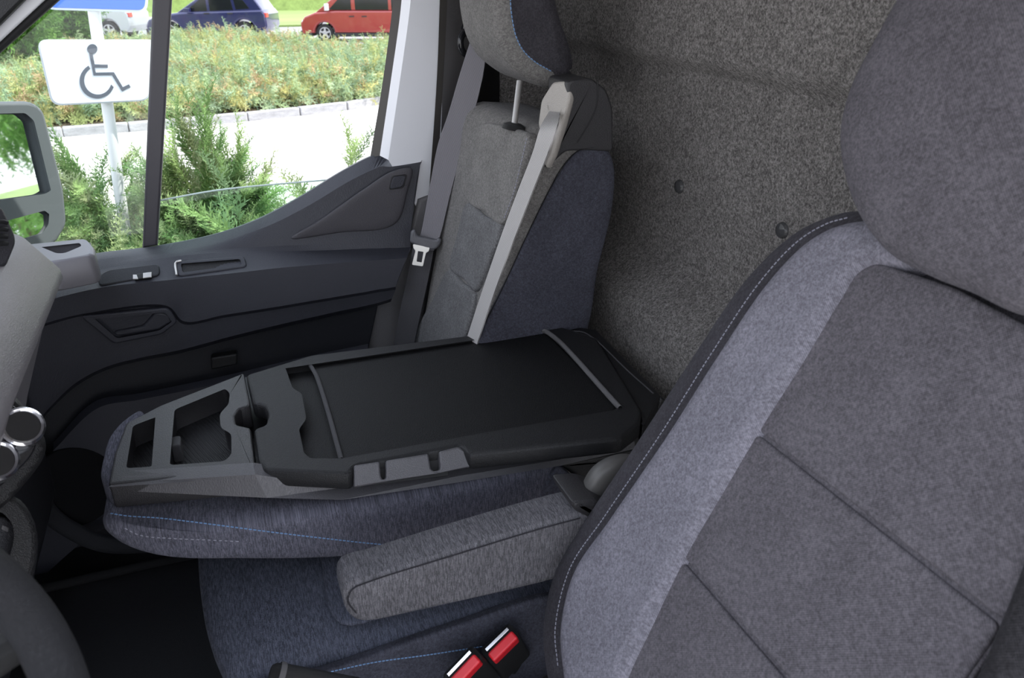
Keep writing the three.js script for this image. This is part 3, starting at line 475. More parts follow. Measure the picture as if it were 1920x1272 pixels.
// ---------------------------------------------------------------- passenger bench
const bench = thing('passenger_bench', 'grey cloth double passenger bench with its middle backrest folded down as a table', 'seat', W(0.2, -1.42, -1.5));
{
  // cushion
  const c = [[-0.095, -0.965], [-0.13, -1.05], [-0.148, -1.2], [-0.15, -1.5], [-0.14, -1.78], [-0.06, -1.85], [0.3, -1.86], [0.58, -1.85], [0.62, -1.5], [0.6, -0.98], [0.4, -0.925], [0.2, -0.93], [0.05, -0.945], [-0.05, -0.955]].map(([x, z]) => W(x, -1.03, z));
  mesh('seat_cushion', blob(c, V(0, 1, 0), 0.05, 0.12, 7, 16), M.clothCushion, bench);
  const s = [[0.075, -0.985], [0.07, -1.2], [0.07, -1.45], [0.2, -1.5], [0.5, -1.46], [0.54, -1.2], [0.52, -0.98], [0.3, -0.965], [0.15, -0.975]].map(([x, z]) => W(x, -0.974, z));
  mesh('cushion_insert', blob(s, V(0, 1, 0), 0.008, 0.012, 10, 10), M.clothCushion, bench);
  mesh('cushion_side', blob([[-0.10, -1.01], [0.05, -1.0], [0.25, -0.985], [0.45, -0.985], [0.5, -1.06], [0.45, -1.16], [0.1, -1.17], [-0.08, -1.15], [-0.115, -1.07]].map(([x, y]) => W(x, y, -0.925)), V(0, 0.25, 1), 0.012, 0.03, 5, 10), M.clothBlue, bench);
  mesh('stitching', along(zs(-0.905, [612, 1262], [700, 1243], [800, 1229], [905, 1213]), 0.0062, 0.003, 0.0011), M.blueThread, bench);
  mesh('seat_base', box(-0.02, 0.6, EYE - 1.42, EYE - 1.14, -1.8, -0.98, 0.02), M.black, bench);
  // outer backrest: side profile swept across the seat
  const prof = [[0.40, -1.05], [0.432, -1.0], [0.50, -0.72], [0.575, -0.41], [0.60, -0.315], [0.63, -0.292], [0.70, -0.295], [0.775, -0.305], [0.812, -0.335], [0.815, -0.42], [0.79, -0.6], [0.72, -1.05]].map(([x, y]) => W(x, y, -1.49));
  const back = mesh('outer_backrest', extr(curve(prof, 70, true).slice(0, -1), V(0, 0, 1), 0.43, 0.035, [], 6), M.clothBack, bench);
  const E = W(0.592, -0.33, -1.5), nE_ = V(-0.972, 0.233, 0);
  const ins = [[[896, 238], [930, 232], [972, 244], [990, 256], [968, 350], [940, 420], [905, 398], [875, 374], [884, 310]], [[871, 382], [905, 404], [938, 426], [915, 490], [890, 546], [866, 524], [841, 500], [855, 440]], [[838, 506], [864, 530], [888, 552], [868, 640], [850, 700], [760, 700], [784, 610], [810, 560]]];
  ins.forEach((l, i) => mesh('backrest_insert', extr(curve(ps(E.clone().addScaledVector(nE_, 0.008), nE_, ...l), 60, true).slice(0, -1), nE_, 0.03, 0.009, [], 5), i ? M.clothBackMid : M.clothBack, back));
  mesh('side_panel', blob(zs(-1.49, [1080, 284], [1110, 272], [1138, 280], [1150, 310], [1146, 390], [1120, 500], [1088, 640], [990, 700], [880, 680], [905, 615], [965, 490], [1032, 352]), V(0, 0, 1), 0.014, 0.01, 6, 10), M.clothBlue, back);
  mesh('stitching', along(ps(E.clone().addScaledVector(nE_, 0.012), nE_, [988, 258], [976, 310], [962, 365], [945, 410]), 0.007, 0.0032, 0.0011), M.greyThread, back);
  mesh('seam', tube(zs(-1.476, [1118, 275], [1082, 284], [1055, 312], [1032, 352], [980, 458], [940, 545], [901, 622]), 0.0013, 50, 5), M.black, back);
  // headrest
  const zH = -1.585, side = zs(zH, [957, -90], [957, 0], [960, 32], [967, 66], [980, 93], [1002, 115], [1034, 134], [1052, 134], [1046, 100], [1030, 55], [1016, 0], [1010, -90]);
  const hr = mesh('headrest', extr(curve(side, 70, true).slice(0, -1), V(0, 0, 1), 0.26, 0.036, [], 7, true), M.clothBack, bench);
  mesh('headrest_rear', extr(curve(zs(zH, [1052, 134], [1046, 100], [1030, 55], [1016, 0], [1010, -90], [990, -90], [996, 0], [1010, 60], [1030, 112]).map((p) => p.add(V(0, 0, 0.0015))), 60, true).slice(0, -1), V(0, 0, 1), 0.266, 0.041, [], 7, true), M.clothDark, hr);
  mesh('headrest_side', extr(curve(side.map((p) => p.clone().add(V(0, 0, 0.002))), 70, true).slice(0, -1), V(0, 0, 1), 0.006, 0.002, [], 3), M.clothDark, hr);
  mesh('stitching', along(zs(zH + 0.002, [957, -30], [957, 0], [960, 32], [967, 66], [980, 93], [1002, 115], [1034, 134]), 0.008, 0.004, 0.0014), M.blueThread, hr);
  const p1 = onY(964, 238, -0.293), p0 = onX(972, 172, p1.x + 0.02);
  mesh('headrest_post', rod(p1, p0.clone().lerp(p1, -0.3), 0.0065), mat(rgb(0.36, 0.35, 0.34), 0.4, { metalness: 0.8 }), hr);
  mesh('post_collar', lathe([[0, 0.008], [0.014, 0.008], [0.023, 0.004], [0.026, -0.006]], p1, V(0.2, 1, 0), 24), M.black, back);
  // belt guide tower on the inner shoulder
  const gp = [[1064, 152], [1108, 146], [1138, 168], [1150, 205], [1150, 285], [1100, 282], [1060, 284], [1024, 320], [1040, 268], [1066, 215]];
  const gt = mesh('belt_tower', extr(round(zs(-1.475, ...gp), 0.012), V(0, 0, 1), 0.1, 0.005, [], 4), M.guideDark, back);
  const nf = V(-0.82, 0.36, 0.44).normalize(), Gf = onZ(1060, 200, -1.47);
  mesh('tower_face', extr(round(ps(Gf, nf, [1036, 153], [1064, 151], [1070, 176], [1055, 232], [1036, 290], [1022, 316], [1018, 270], [1008, 232], [1014, 188]), 0.008), nf, 0.02, 0.005, [round(ps(Gf, nf, [1024, 196], [1029, 192], [1032, 207], [1048, 211], [1050, 201], [1055, 203], [1054, 218], [1046, 224], [1026, 214]), 0.003)]), M.guide, gt);
  mesh('slot_lining', extr(ps(Gf.clone().addScaledVector(nf, -0.012), nf, [1020, 190], [1058, 196], [1056, 228], [1022, 218]), nf, 0.004, 0), M.black, gt);
  mesh('tower_seam', tube(zs(-1.4735, [1121, 150], [1118, 200], [1104, 232], [1082, 268]), 0.0012, 20, 5), M.rubber, gt);
}
// folded middle backrest: the table
{
  const Y = -0.75, up = V(0, 1, 0);
  const body = [[-0.258, -0.80], [-0.264, -0.815], [-0.25, -0.845], [-0.21, -0.872], [-0.10, -0.895], [0.10, -0.94], [0.3, -0.975], [0.46, -0.985], [0.525, -0.97], [0.535, -0.90], [0.525, -0.845], [0.3, -0.83], [0.0, -0.818], [-0.2, -0.808]].map(([x, y]) => W(x, y, -1.145));
  const taper = (g) => { const p = g.attributes.position; for (let i = 0; i < p.count; i++) { const t = Math.min(1, Math.max(0, (0.12 - p.getX(i)) / 0.37)), k = t * t * 0.24; p.setZ(i, -1.31 + (p.getZ(i) + 1.31) * (1 - k)); } return g; };
  const tb = mesh('folded_backrest', taper(blob(body, V(0, 0, 1), 0.055, 0.38, 7, 20, 160)), M.clothStreak, bench);
  mesh('front_lip', extr(curve(ys(Y - 0.014, [208, 917], [197, 908], [188, 890], [193, 855], [206, 815], [232, 786], [262, 768], [270, 775], [242, 800], [227, 850], [219, 885], [215, 908]), 90, true).slice(0, -1), V(0, 1, 0), 0.055, 0.008, [], 5), M.clothStreak, tb);
  mesh('stitching', along(onMesh(tb, [[206, 963], [240, 968], [300, 972], [400, 984], [500, 997], [600, 1009], [700, 1020], [790, 1027]]), 0.0072, 0.0034, 0.0012), M.blueThread, tb);
  mesh('stitching', along(onMesh(tb, [[232, 990], [262, 1004], [320, 1010], [390, 1013], [450, 1016]]), 0.0085, 0.003, 0.001), M.greyThread, tb);
  // skirt below the lids, seen along the near side
  const yy = (l, y) => ys(y, ...l);
  const sk = curve([...zs(-1.195, [200, 908]), ...zs(-1.12, [480, 886])], 2);
  const lowNear = [...zs(-1.2, [206, 920]), ...zs(-1.115, [500, 934]), ...zs(-1.10, [640, 938]), ...zs(-1.095, [860, 905]), ...zs(-1.095, [1050, 874]), ...zs(-1.10, [1190, 842])];
  const topNear = [...zs(-1.2, [208, 908]), ...zs(-1.13, [478, 890]), ...zs(-1.12, [640, 915]), ...zs(-1.10, [860, 893]), ...zs(-1.10, [1050, 862]), ...zs(-1.105, [1190, 828])];
  mesh('table_skirt', [sheet([topNear.map((p) => p.clone().add(V(0, 0.004, -0.03))), topNear, lowNear, lowNear.map((p) => p.clone().add(V(0, 0, -0.04)))], 60, 0.4, false)], M.traySide, tb);
  mesh('table_base', extr(yy([[205, 905], [232, 800], [455, 708], [585, 670], [1050, 612], [1110, 626], [1200, 760], [1205, 800], [880, 870], [480, 895]], Y - 0.06), up, 0.05, 0.004), M.black, tb);
  // front storage tray with two pockets
  const outA = yy([[203, 908], [214, 850], [236, 793], [300, 760], [457, 699], [466, 740], [469, 760], [449, 766], [440, 780], [443, 796], [470, 802], [479, 880], [360, 893]], Y);
  const p1 = round(yy([[230, 882], [244, 798], [297, 778], [290, 878]], Y), 0.012), p2 = round(yy([[312, 876], [322, 768], [424, 726], [436, 736], [434, 758], [417, 776], [419, 801], [439, 812], [440, 852], [424, 868]], Y), 0.012);
  const fr = mesh('storage_tray', extr(round(outA, 0.006), up, 0.05, 0.005, [p1, p2], 4), M.trayFront, tb);
  mesh('pocket_floor', extr(yy([[224, 888], [240, 794], [436, 722], [446, 860], [424, 874]], Y - 0.046), up, 0.004, 0), mat(rgb(0.014, 0.014, 0.016), 0.65, { bumpMap: T.ribs, bumpScale: 0.002, specularIntensity: 0.5 }), tb);
  { const q = onY(322, 842, Y - 0.02); mesh('divider_tab', box(q.x, q.x + 0.016, q.y - 0.03, q.y + 0.008, q.z - 0.03, q.z + 0.005, 0.004), M.traySide, tb); }
  mesh('tray_chamfer', sheet([yy([[231, 893], [350, 885], [475, 876]], Y + 0.0012), yy([[203, 914], [340, 904], [478, 890]], Y - 0.004)], 20, 0.4), M.traySide, tb);
  // lid with its sunken writing surface
  const lidOut = round(yy([[461, 702], [583, 665], [1040, 608], [1085, 622], [1120, 634], [1204, 770], [1200, 795], [1165, 822], [880, 853], [862, 836], [668, 873], [655, 890], [495, 882], [484, 866], [475, 803], [498, 796], [502, 776], [494, 760], [474, 758]], Y + 0.004), 0.010);
  const sunk = round(yy([[527, 689], [1010, 617], [1034, 624], [1168, 760], [1160, 772], [900, 818], [640, 865], [576, 865], [561, 852], [552, 806], [566, 786], [558, 740], [541, 730]], Y + 0.004), 0.008);
  mesh('table_lid', extr(lidOut, up, 0.034, 0.008, [sunk], 4), M.tray, tb);
  mesh('lid_floor', extr(yy([[520, 686], [1010, 610], [1040, 620], [1175, 764], [1160, 778], [900, 824], [640, 870], [570, 870], [545, 800]], Y - 0.014), up, 0.006, 0), M.trayLid, tb);
  mesh('writing_surface', extr(round(yy([[583, 684], [1008, 619], [1028, 626], [1160, 759], [1152, 771], [900, 816], [640, 864], [615, 768]], Y - 0.003), 0.010), up, 0.012, 0.005), M.trayLid, tb);
  mesh('front_ridge', tube(yy([[582, 686], [592, 702], [614, 768], [640, 862]], Y - 0.001), 0.0045, 24, 8), M.traySide, tb);
  mesh('rear_ridge', tube(yy([[985, 622], [1015, 619], [1036, 630], [1163, 766]], Y + 0.0035), 0.0055, 24, 8), M.pillar, tb);
  // cable block with two slots
  const cb = (l) => ps(onZ(760, 880, -1.072), V(0, 0.62, 0.78), ...l), cn = V(0, 0.62, 0.78);
  mesh('cable_block', extr(round(cb([[664, 873], [712, 866], [714, 896], [720, 900], [724, 896], [724, 864], [803, 851], [808, 880], [818, 886], [826, 880], [824, 847], [860, 838], [880, 852], [892, 874], [664, 914]]), 0.0035), cn, 0.03, 0.003), M.traySide, tb);
  mesh('slot_lining', extr(cb([[700, 862], [840, 838], [845, 890], [704, 908]]).map((p) => p.clone().addScaledVector(cn, -0.02)), cn, 0.004, 0), M.rubber, tb);
  // rear hinge cover
  mesh('hinge_cover', extr(round(yy([[1050, 608], [1118, 618], [1240, 740], [1205, 800], [1196, 770], [1120, 636], [1085, 624]], Y - 0.004), 0.01), up, 0.05, 0.005), M.black, tb);
  mesh('hinge_edge', tube(yy([[1028, 608], [1046, 622], [1090, 622], [1112, 634], [1180, 698], [1225, 738]], Y + 0.001), 0.0016, 30, 5), M.traySide, tb);
  mesh('hinge_side', extr(round(zs(-1.12, [1050, 872], [1200, 842], [1240, 745], [1260, 760], [1190, 870], [1090, 905]), 0.01), V(0, 0, 1), 0.3, 0.006), M.black, tb);
  mesh('fabric_flap', blob(zs(-1.10, [1046, 874], [1062, 885], [1094, 905], [1085, 940], [1040, 950], [1010, 930]), V(0.2, 0, 1), 0.008, 0.01, 4, 8), M.clothBlue, tb);
}
// ---------------------------------------------------------------- belts
{
  const b = thing('seat_belt', 'wide grey seat belt hanging from the pillar beside the passenger headrest', 'seat belt', onZ(780, 640, -1.9));
  const zl = -1.90, zr = -1.86;
  mesh('webbing', ribbon(zs(zl, [882, 78], [862, 140], [840, 215], [822, 268], [806, 350], [789, 440], [780, 470]), zs(zr, [914, 78], [906, 140], [888, 215], [872, 268], [848, 350], [826, 440], [814, 470])), M.webbing, b);
  mesh('lower_webbing', ribbon(zs(zl - 0.01, [776, 455], [766, 510], [752, 575], [738, 650], [725, 720]), zs(zr - 0.01, [816, 455], [806, 510], [792, 575], [776, 650], [765, 720])), M.webbingDark, b);
  const tp = onZ(797, 455, -1.86), n = V(-0.35, 0.1, 1).normalize();
  const st = mesh('tongue_grip', extr(round(ps(tp, n, [770, 434], [778, 431], [782, 443], [818, 451], [822, 446], [828, 451], [824, 462], [816, 469], [800, 469], [768, 455]), 0.006), n, 0.02, 0.006), M.beltPlastic, b);
  const hole = round(ps(tp, n, [783, 470], [795, 472], [791, 494], [780, 492]), 0.003);
  mesh('metal_tongue', extr(round(ps(tp, n, [774, 458], [806, 464], [804, 472], [799, 474], [793, 500], [772, 497], [779, 470], [775, 466]), 0.004), n, 0.004, 0.001, [hole]), mat(rgb(0.85, 0.83, 0.78), 0.3, { metalness: 0.3 }), st);
  const lp = onZ(878, 80, -1.93);
  const a = mesh('pillar_anchor', [new THREE.TorusGeometry(0.028, 0.008, 10, 28).rotateY(0.5).translate(lp.x, lp.y, lp.z), lathe([[0, 0.012], [0.016, 0.010], [0.02, 0]], lp.clone().add(V(0.01, 0.03, -0.02)), V(-0.3, 0, 1), 20)], M.gloss, b);
  const b2 = thing('seat_belt', 'pale grey seat belt running down the backrest from the shoulder tower', 'seat belt', onZ(890, 620, -1.48));
  const e = V(-0.972, 0.233, 0), Q = W(0.575, -0.33, -1.5);
  mesh('webbing', ribbon([onZ(1030, 210, -1.50), ...ps(Q, e, [1012, 245], [1000, 285], [975, 350], [945, 430], [912, 525], [880, 622], [860, 690])], [onZ(1050, 212, -1.46), ...ps(Q.clone().add(V(0.012, 0, 0)), e, [1043, 245], [1026, 292], [1001, 355], [968, 440], [934, 530], [903, 622], [880, 690])], 50), M.webbingLight, b2);
}
// ---------------------------------------------------------------- driver's seat
{
  const k = 0.82, g = thing('driver_seat', 'large grey cloth driver seat with light side bolster and folded-down armrest', 'seat', W(0.3, -1.42, -0.55));
  const Hh = V(0.462, 0.887, 0), n = V(-0.887, 0.462, 0), D = W(0.523, -0.595, -0.82), at = (z, h) => D.clone().addScaledVector(Hh, h).setZ(z);
  const back = D.clone().addScaledVector(n, -0.075), pb = (l) => ps(back, n, ...l), h0 = (p) => p.clone().sub(D).dot(Hh);
  const left = pb([[1085, 1420], [1048, 1272], [1040, 1180], [1060, 1082], [1112, 990], [1214, 838], [1318, 680], [1412, 541], [1464, 482], [1518, 438], [1572, 412], [1625, 402]]);
  const top = h0(left.at(-1)), bz = (z, h) => at(z, h).addScaledVector(n, -0.075);
  const bod = mesh('backrest', blob([...left, bz(-0.62, top + 0.005), bz(-0.50, top), bz(-0.38, top - 0.04), bz(-0.30, top - 0.14), bz(-0.26, 0.0), bz(-0.26, -0.5), bz(-0.4, -0.62), bz(-0.7, -0.62)], n, 0.058, 0.07, 6, 18, 160), M.clothDark, g);
  const pd = (l, o = 0) => ps(D.clone().addScaledVector(n, o), n, ...l);
  const soft = (pts, depth, bevel, k = 120) => extr(curve(pts, k, true).slice(0, -1), n, depth, bevel, [], 7);
  const strip = mesh('side_bolster', soft(pd([[1062, 1400], [1042, 1272], [1036, 1180], [1062, 1068], [1130, 965], [1238, 806], [1330, 660], [1420, 526], [1490, 450], [1545, 415], [1595, 402], [1660, 402], [1720, 440], [1700, 490], [1612, 503], [1572, 560], [1500, 680], [1420, 806], [1350, 925], [1280, 1045], [1215, 1180], [1172, 1272], [1130, 1400]], 0.012), 0.075, 0.03, 240), M.clothBolster, g);
  mesh('stitching', along(pd([[1046, 1250], [1041, 1180], [1067, 1070], [1134, 968], [1242, 809], [1334, 663], [1424, 530], [1493, 455], [1547, 421], [1590, 408]], -0.004), 0.0064, 0.0032, 0.0009), M.greyThread, strip);
  const hz = (u, v) => h0(onP(u, v, D, n)), hs1 = hz(1422, 806), hs2 = hz(1284, 1046), hb = hz(1150, 1330), ht = hz(1612, 503), zr = (u, v) => onP(u, v, D, n).z;
  const e = (z, h) => at(z, h), zR1 = zr(1893, 1138), zR2 = zr(1800, 1290), seamPx = (a, h, dz) => a;
  const insert = (l, r) => mesh('backrest_insert', extr(round([...pd(l), ...r], 0.010), n, 0.011, 0.0055, [], 5), M.clothSeat, bod);
  mesh('insert_base', extr([...pd([[1120, 1350], [1272, 1046], [1410, 804], [1590, 512], [1640, 490]]), e(-0.52, ht + 0.015), e(zR1 + 0.015, ht), e(zR1 + 0.006, hs1), e(zR2 + 0.002, hs2), e(zR2, hb)].map((p) => p.clone().addScaledVector(n, -0.006)), n, 0.05, 0.002), M.clothSeat, bod);
  insert([[1412, 800], [1490, 678], [1562, 562], [1600, 512], [1640, 490]], [e(-0.52, ht + 0.02), e(zR1 + 0.015, ht), e(zR1 + 0.004, hs1 + 0.002)]);
  insert([[1276, 1040], [1340, 925], [1408, 806]], [e(zR1 + 0.003, hs1 - 0.003), e(zR2, hs2 + 0.002)]);
  insert([[1120, 1350], [1162, 1268], [1210, 1175], [1272, 1046]], [e(zR2 - 0.001, hs2 - 0.003), e(zR2 - 0.01, hb)]);
  const ob = D.clone().addScaledVector(n, 0.02), obl = ps(ob, n, [2010, 820], [1960, 920], [1922, 1000], [1872, 1137], [1812, 1275], [1740, 1420]), far = (p, z) => p.clone().setZ(z);
  mesh('outer_bolster', extr(round([...obl, far(obl[5], -0.27), far(obl[3], -0.25), far(obl[0], -0.30)], 0.04), n, 0.07, 0.02, [], 6), M.clothOuter, bod);
  // headrest
  const nh = V(-0.93, 0.36, 0).normalize(), HP = W(0.63, -0.34, -0.62), ph = (l) => ps(HP, nh, ...l), up = V(0.36, 0.93, 0).normalize(), hl = ph([[1765, -90], [1706, 0], [1655, 90], [1612, 175], [1592, 255], [1600, 335], [1632, 420], [1680, 480], [1745, 518], [1830, 552], [1920, 592]]);
  const lo = hl.at(-1), hp = (z, y) => lo.clone().addScaledVector(up, y).setZ(z);
  mesh('headrest', blob([...hl, hp(lo.z + 0.05, 0.02), hp(lo.z + 0.09, 0.1), hp(lo.z + 0.09, 0.22), hp(lo.z + 0.02, 0.29)], nh, 0.045, 0.05, 4, 16, 140), M.clothSeat, g);
  mesh('headrest_post', rod(W(0.75, -0.50, -0.56), W(0.735, -0.24, -0.56), 0.007), M.steel, g);
  mesh('headrest_post', rod(W(0.75, -0.50, -0.44), W(0.735, -0.24, -0.44), 0.007), M.steel, g);
  // armrest
  const zA = -0.885, ar = zs(zA, [644, 1122], [650, 1102], [668, 1092], [700, 1084], [850, 1036], [1000, 990], [1088, 966], [1150, 955], [1150, 1040], [1060, 1085], [960, 1112], [800, 1148], [700, 1170], [672, 1170], [652, 1154]);
  const arm = mesh('armrest', extr(curve(ar, 90, true).slice(0, -1), V(0, 0, 1), 0.075, 0.014, [], 6), M.clothRest, g);
  mesh('seam', tube(zs(zA + 0.0005, [668, 1150], [652, 1128], [660, 1106], [690, 1092], [850, 1042], [1000, 996], [1088, 972]), 0.0012, 50, 5), M.clothDark, arm);
  mesh('arm_pivot', extr(round(zs(zA + 0.004, [1072, 942], [1118, 938], [1150, 950], [1140, 985], [1100, 972], [1078, 960]), 0.008), V(0, 0, 1), 0.085, 0.01), M.guideDark, arm);
  mesh('recliner_cover', blob(zs(-0.93, [1090, 935], [1096, 905], [1115, 878], [1150, 858], [1185, 856], [1200, 880], [1190, 930], [1150, 950], [1110, 948]), V(-0.3, 0.3, 1), 0.03, 0.03, 3, 10), mat(rgb(0.075, 0.072, 0.07), 0.45), g);
  mesh('seat_cushion', blob([[-0.1, -0.36], [-0.12, -0.6], [-0.08, -0.78], [0.2, -0.80], [0.46, -0.80], [0.48, -0.5], [0.46, -0.3], [0.2, -0.28]].map(([x, z]) => W(x, -1.14, z)), V(0, 1, 0), 0.05, 0.1, 6, 12), M.clothDark, g);
  mesh('seat_base', box(-0.02, 0.42, EYE - 1.42, EYE - 1.2, -0.76, -0.32, 0.02), M.black, g);
}
// buckles
function buckle(u, v, z, turn, label) {
  const p = onZ(u, v, z), g = thing('seat_belt_buckle', label, 'buckle', p), q = (geo, name, m, par = g) => { geo.rotateY(0.25); geo.rotateX(0.35); geo.rotateZ(turn); geo.translate(p.x, p.y, p.z); return mesh(name, geo, m, par); };
  q(box(-0.033, 0.033, -0.11, 0.006, -0.016, 0.016, 0.008), 'housing', M.black);
  q(box(-0.027, 0.027, -0.012, 0.0095, 0.0, 0.0175, 0.004), 'release_button', M.red);
  q(box(-0.025, 0.025, 0.004, 0.0085, -0.009, -0.003, 0.001), 'buckle_slot', M.chrome);
  q(box(-0.012, 0.012, -0.26, -0.10, -0.006, 0.006, 0.004), 'buckle_stalk', M.rubber);
}
buckle(938, 1207, -0.87, 0.36, 'upright black seat belt buckle with red button, beside the armrest of the driver seat');
buckle(868, 1252, -0.84, 0.42, 'lower black seat belt buckle with red button at the bottom edge of the photo');
// parking brake lever
{
  const a = onZ(505, 1262, -0.82), b = onZ(640, 1288, -0.80), g = thing('parking_brake_lever', 'black lever end between the seats in front of the bench cushion', 'lever', b);
  mesh('grip', lathe([[0, 0.0], [0.010, 0.001], [0.014, 0.006], [0.0155, 0.02], [0.016, 0.12], [0.014, 0.22]], a, b.clone().sub(a), 20), M.black, g);
  mesh('grip_ring', lathe([[0.0165, 0.012], [0.0172, 0.016], [0.0165, 0.02]], a, b.clone().sub(a), 20), M.pillar, g);
}
// ---------------------------------------------------------------- dashboard side
{
  const d = thing('dashboard', 'light grey dashboard end with open cup holder and dark climate panel', 'dashboard', W(-0.6, -1.4, -1.4));
  const pr = [[-0.75, -0.26], [-0.33, -0.335], [-0.29, -0.362], [-0.253, -0.418], [-0.252, -0.432], [-0.30, -0.515], [-0.345, -0.62], [-0.36, -0.66], [-0.75, -0.70]].map(([x, y]) => W(x, y, -0.55));
  mesh('upper_panel', extr(pr, V(0, 0, 1), 0.77, 0.012, [], 4), M.dash, d);
  mesh('front_body', box(-0.95, -0.5, EYE - 1.2, EYE - 0.42, -1.92, -0.3, 0.04), M.dashDark, d);
  // cup holder at the door end
  const cy = -0.505, out = round(ys(cy, [0, 462], [162, 446], [178, 464], [176, 477], [103, 491], [10, 500]), 0.015), hole = round(ys(cy, [64, 463], [156, 453], [162, 461], [124, 477], [100, 478]), 0.012);
  mesh('cup_holder', extr(out, V(0, 1, 0), 0.062, 0.008, [hole], 4), mat(rgb(0.16, 0.155, 0.17), 0.45), d);
  mesh('holder_floor', extr(ys(cy - 0.05, [40, 470], [170, 455], [175, 480], [103, 500]), V(0, 1, 0), 0.01, 0), M.dashDark, d);
  mesh('holder_arm', extr(round(zs(-1.66, [-40, 500], [60, 500], [104, 525], [100, 545], [-40, 560]), 0.01), V(0, 0, 1), 0.12, 0.01), M.dashDark, d);
  // vent at the left edge
  const vn = V(0.75, 0.2, 0.6).normalize(), vp = onD(10, 430, 1.05);
  mesh('air_vent', extr(round(ps(vp, vn, [-60, 380], [6, 388], [30, 440], [32, 456], [14, 500], [-60, 520]), 0.006), vn, 0.05, 0.005), M.dashDark, d);
  for (let i = 0; i < 4; i++) mesh('vent_slat', tube(ps(vp.clone().addScaledVector(vn, 0.004), vn, [-50, 432 + i * 16], [2, 415 + i * 14], [14, 418 + i * 13]), 0.003, 8, 6), M.black, d);
  // climate panel with two knobs
  const cn = V(0.45, 0.60, 0.66).normalize(), cp = onD(30, 830, 1.02), q = (l, o = 0) => ps(cp.clone().addScaledVector(cn, o), cn, ...l);
  mesh('climate_panel', extr(round(q([[-120, 700], [12, 728], [42, 748], [86, 812], [92, 838], [80, 868], [20, 940], [-120, 1040]]), 0.02), cn, 0.07, 0.012, [], 4), M.black, d);
  mesh('panel_face', extr(round(q([[-110, 745], [18, 748], [70, 815], [66, 850], [0, 915], [-110, 980]], 0.003), 0.02), cn, 0.006, 0.002), M.gloss, d);
  for (const [u, v] of [[36, 808], [-14, 872]]) {
    const c = onP(u, v, cp.clone().addScaledVector(cn, 0.004), cn);
    const kn = mesh('knob', lathe([[0.027, 0], [0.0275, 0.012], [0.0265, 0.022], [0.0235, 0.025], [0.0205, 0.0235], [0.0205, 0.019]], c, cn, 40), M.chrome, d);
    mesh('knob_face', lathe([[0, 0.0215], [0.0205, 0.0215], [0.0206, 0.01]], c, cn, 40), M.gloss, kn);
  }
  mesh('panel_lettering', extr(q([[24, 846], [27, 846], [30, 856], [27, 857]], 0.0045), cn, 0.001, 0), M.head, d);
  mesh('panel_lettering', extr(q([[19, 850], [22, 849], [26, 859], [22, 860]], 0.0045), cn, 0.001, 0), M.head, d);
  // lower console with phone shelf
  const ln = V(0.5, 0.55, 0.67).normalize(), lp = onD(30, 1030, 1.0), l = (a, o = 0) => ps(lp.clone().addScaledVector(ln, o), ln, ...a);
  mesh('console', extr(round(l([[-140, 900], [20, 925], [48, 938], [74, 985], [76, 1040], [56, 1130], [20, 1190], [-140, 1220]]), 0.02), ln, 0.10, 0.01, [round(l([[-130, 940], [12, 945], [40, 975], [44, 1010], [26, 1080], [-130, 1130]]), 0.012)], 4), M.black, d);
  mesh('phone_shelf', extr(round(l([[-130, 960], [14, 968], [44, 1000], [28, 1085], [-130, 1120]], -0.03), 0.01), ln, 0.03, 0.004), M.dashDark, d);
  mesh('usb_socket', extr(round(l([[4, 984], [18, 990], [16, 998], [2, 992]], -0.027), 0.002), ln, 0.006, 0.001), M.pillar, d);
  // footwell moulding and loudspeaker
  mesh('footwell_moulding', tube([onZ(70, 915, -1.86), onZ(90, 960, -1.84), onZ(135, 995, -1.82), onZ(195, 1020, -1.8), onZ(270, 1022, -1.79), onZ(360, 1010, -1.78)], 0.022, 40, 10), M.doorDark, d);
}
{
  const n = V(0.15, 0.25, 1).normalize(), c = onZ(138, 912, -1.88), g = thing('speaker_grille', 'round black loudspeaker grille low in the footwell', 'speaker', c);
  mesh('grille_plate', extr(Array.from({ length: 40 }, (_, i) => c.clone().add(V(Math.cos(i * 0.157) * 0.10, Math.sin(i * 0.157) * 0.10, -Math.sin(i * 0.157) * 0.025))), n, 0.02, 0.004), M.grille, g);
  const bars = []; for (let i = -8; i <= 8; i++) { const x = i * 0.011, h = Math.sqrt(Math.max(0, 0.0088 - x * x)); bars.push(rod(c.clone().add(V(x, h, 0.004 - h * 0.25)), c.clone().add(V(x, -h, 0.004 + h * 0.25)), 0.002, 0.002, 5), rod(c.clone().add(V(-h, x, 0.004 - x * 0.25)), c.clone().add(V(h, x, 0.004 - x * 0.25)), 0.002, 0.002, 5)); }
  mesh('grille_bars', bars, M.grille, g);
}
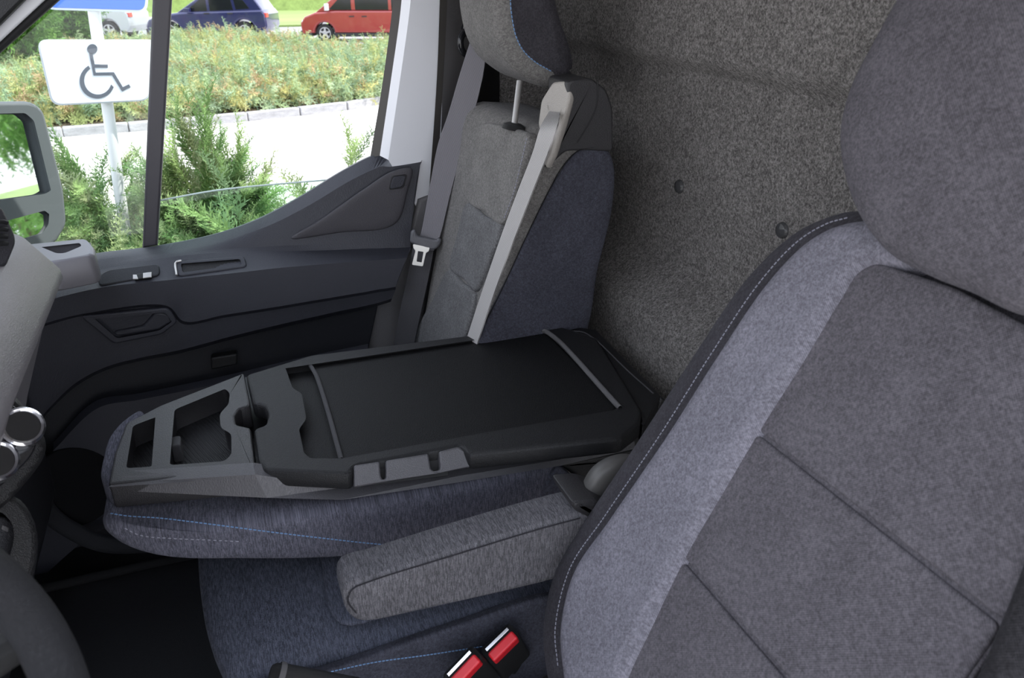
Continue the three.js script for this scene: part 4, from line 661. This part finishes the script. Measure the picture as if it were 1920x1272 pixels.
// floor mat
{
  const y = -1.41, g = thing('floor_mat', 'black ribbed rubber floor mat in the passenger footwell', 'mat', W(-0.4, -1.42, -1.6));
  mesh('mat_sheet', box(-0.85, 0.1, EYE - 1.42, EYE - 1.405, -1.80, -0.75, 0.005), M.rubberMat, g);
  const t = (l) => tube(ys(y, ...l), 0.0045, 24, 6);
  mesh('raised_lip', [tube([W(-0.85, -1.40, -1.8), W(-0.3, -1.395, -1.795), W(0.1, -1.40, -1.79)], 0.012, 20, 8)], M.rubberMat, g);
  const grooves = [[[125, 1170], [250, 1158], [390, 1150]], [[140, 1210], [165, 1206], [182, 1212], [250, 1205], [262, 1196], [320, 1190], [332, 1197], [395, 1192]], [[160, 1248], [280, 1236], [400, 1222]]];
  for (const l of grooves) mesh('mat_rib', t(l), M.black, g);
  for (let i = 0; i < 6; i++) mesh('mat_rib', t([[132 + i * 42, 1138 - i * 4], [160 + i * 42, 1160 - i * 4]]), M.black, g);
  for (let i = 0; i < 5; i++) mesh('mat_rib', t([[200 + i * 44, 1262 - i * 4], [176 + i * 44, 1285 - i * 4]]), M.black, g);
}
// steering wheel: circle through two sighted points of its plane
{
  const n = V(0.45, 0.62, 0.64).normalize(), P0 = onD(60, 1160, 0.52), a = onP(-10, 1090, P0, n), b = onP(112, 1272, P0, n), Rw = 0.185, m = a.clone().lerp(b, 0.5), h = a.distanceTo(b) / 2, dir = b.clone().sub(a).normalize().cross(n).normalize();
  let c = m.clone().addScaledVector(dir, Math.sqrt(Rw * Rw - h * h)); const c2 = m.clone().addScaledVector(dir, -Math.sqrt(Rw * Rw - h * h)); if (c2.x < c.x) c = c2;
  const g = thing('steering_wheel', 'dark leather steering wheel rim at the bottom left corner', 'steering wheel', c);
  const [ea, eb] = basis(n), ring = (r) => Array.from({ length: 48 }, (_, i) => c.clone().addScaledVector(ea, Math.cos(i / 48 * 6.2832) * r).addScaledVector(eb, Math.sin(i / 48 * 6.2832) * r));
  mesh('rim', tube(ring(Rw), 0.0165, 160, 18, true), mat(rgb(0.012, 0.012, 0.015), 0.5, { specularIntensity: 0.7, bumpMap: T.grainBump, bumpScale: 0.0003 }), g);
  mesh('hub', lathe([[0, 0.0], [0.05, -0.004], [0.065, -0.02], [0.06, -0.05]], c.clone().addScaledVector(n, -0.02), n, 32), M.black, g);
  for (const t of [0, 2.2, 4.1]) mesh('spoke', rod(c.clone().addScaledVector(n, -0.04), c.clone().addScaledVector(n, -0.008).addScaledVector(ea, Math.cos(t) * Rw).addScaledVector(eb, Math.sin(t) * Rw), 0.02, 0.012, 10), M.black, g);
}
renderer.render(scene, camera);
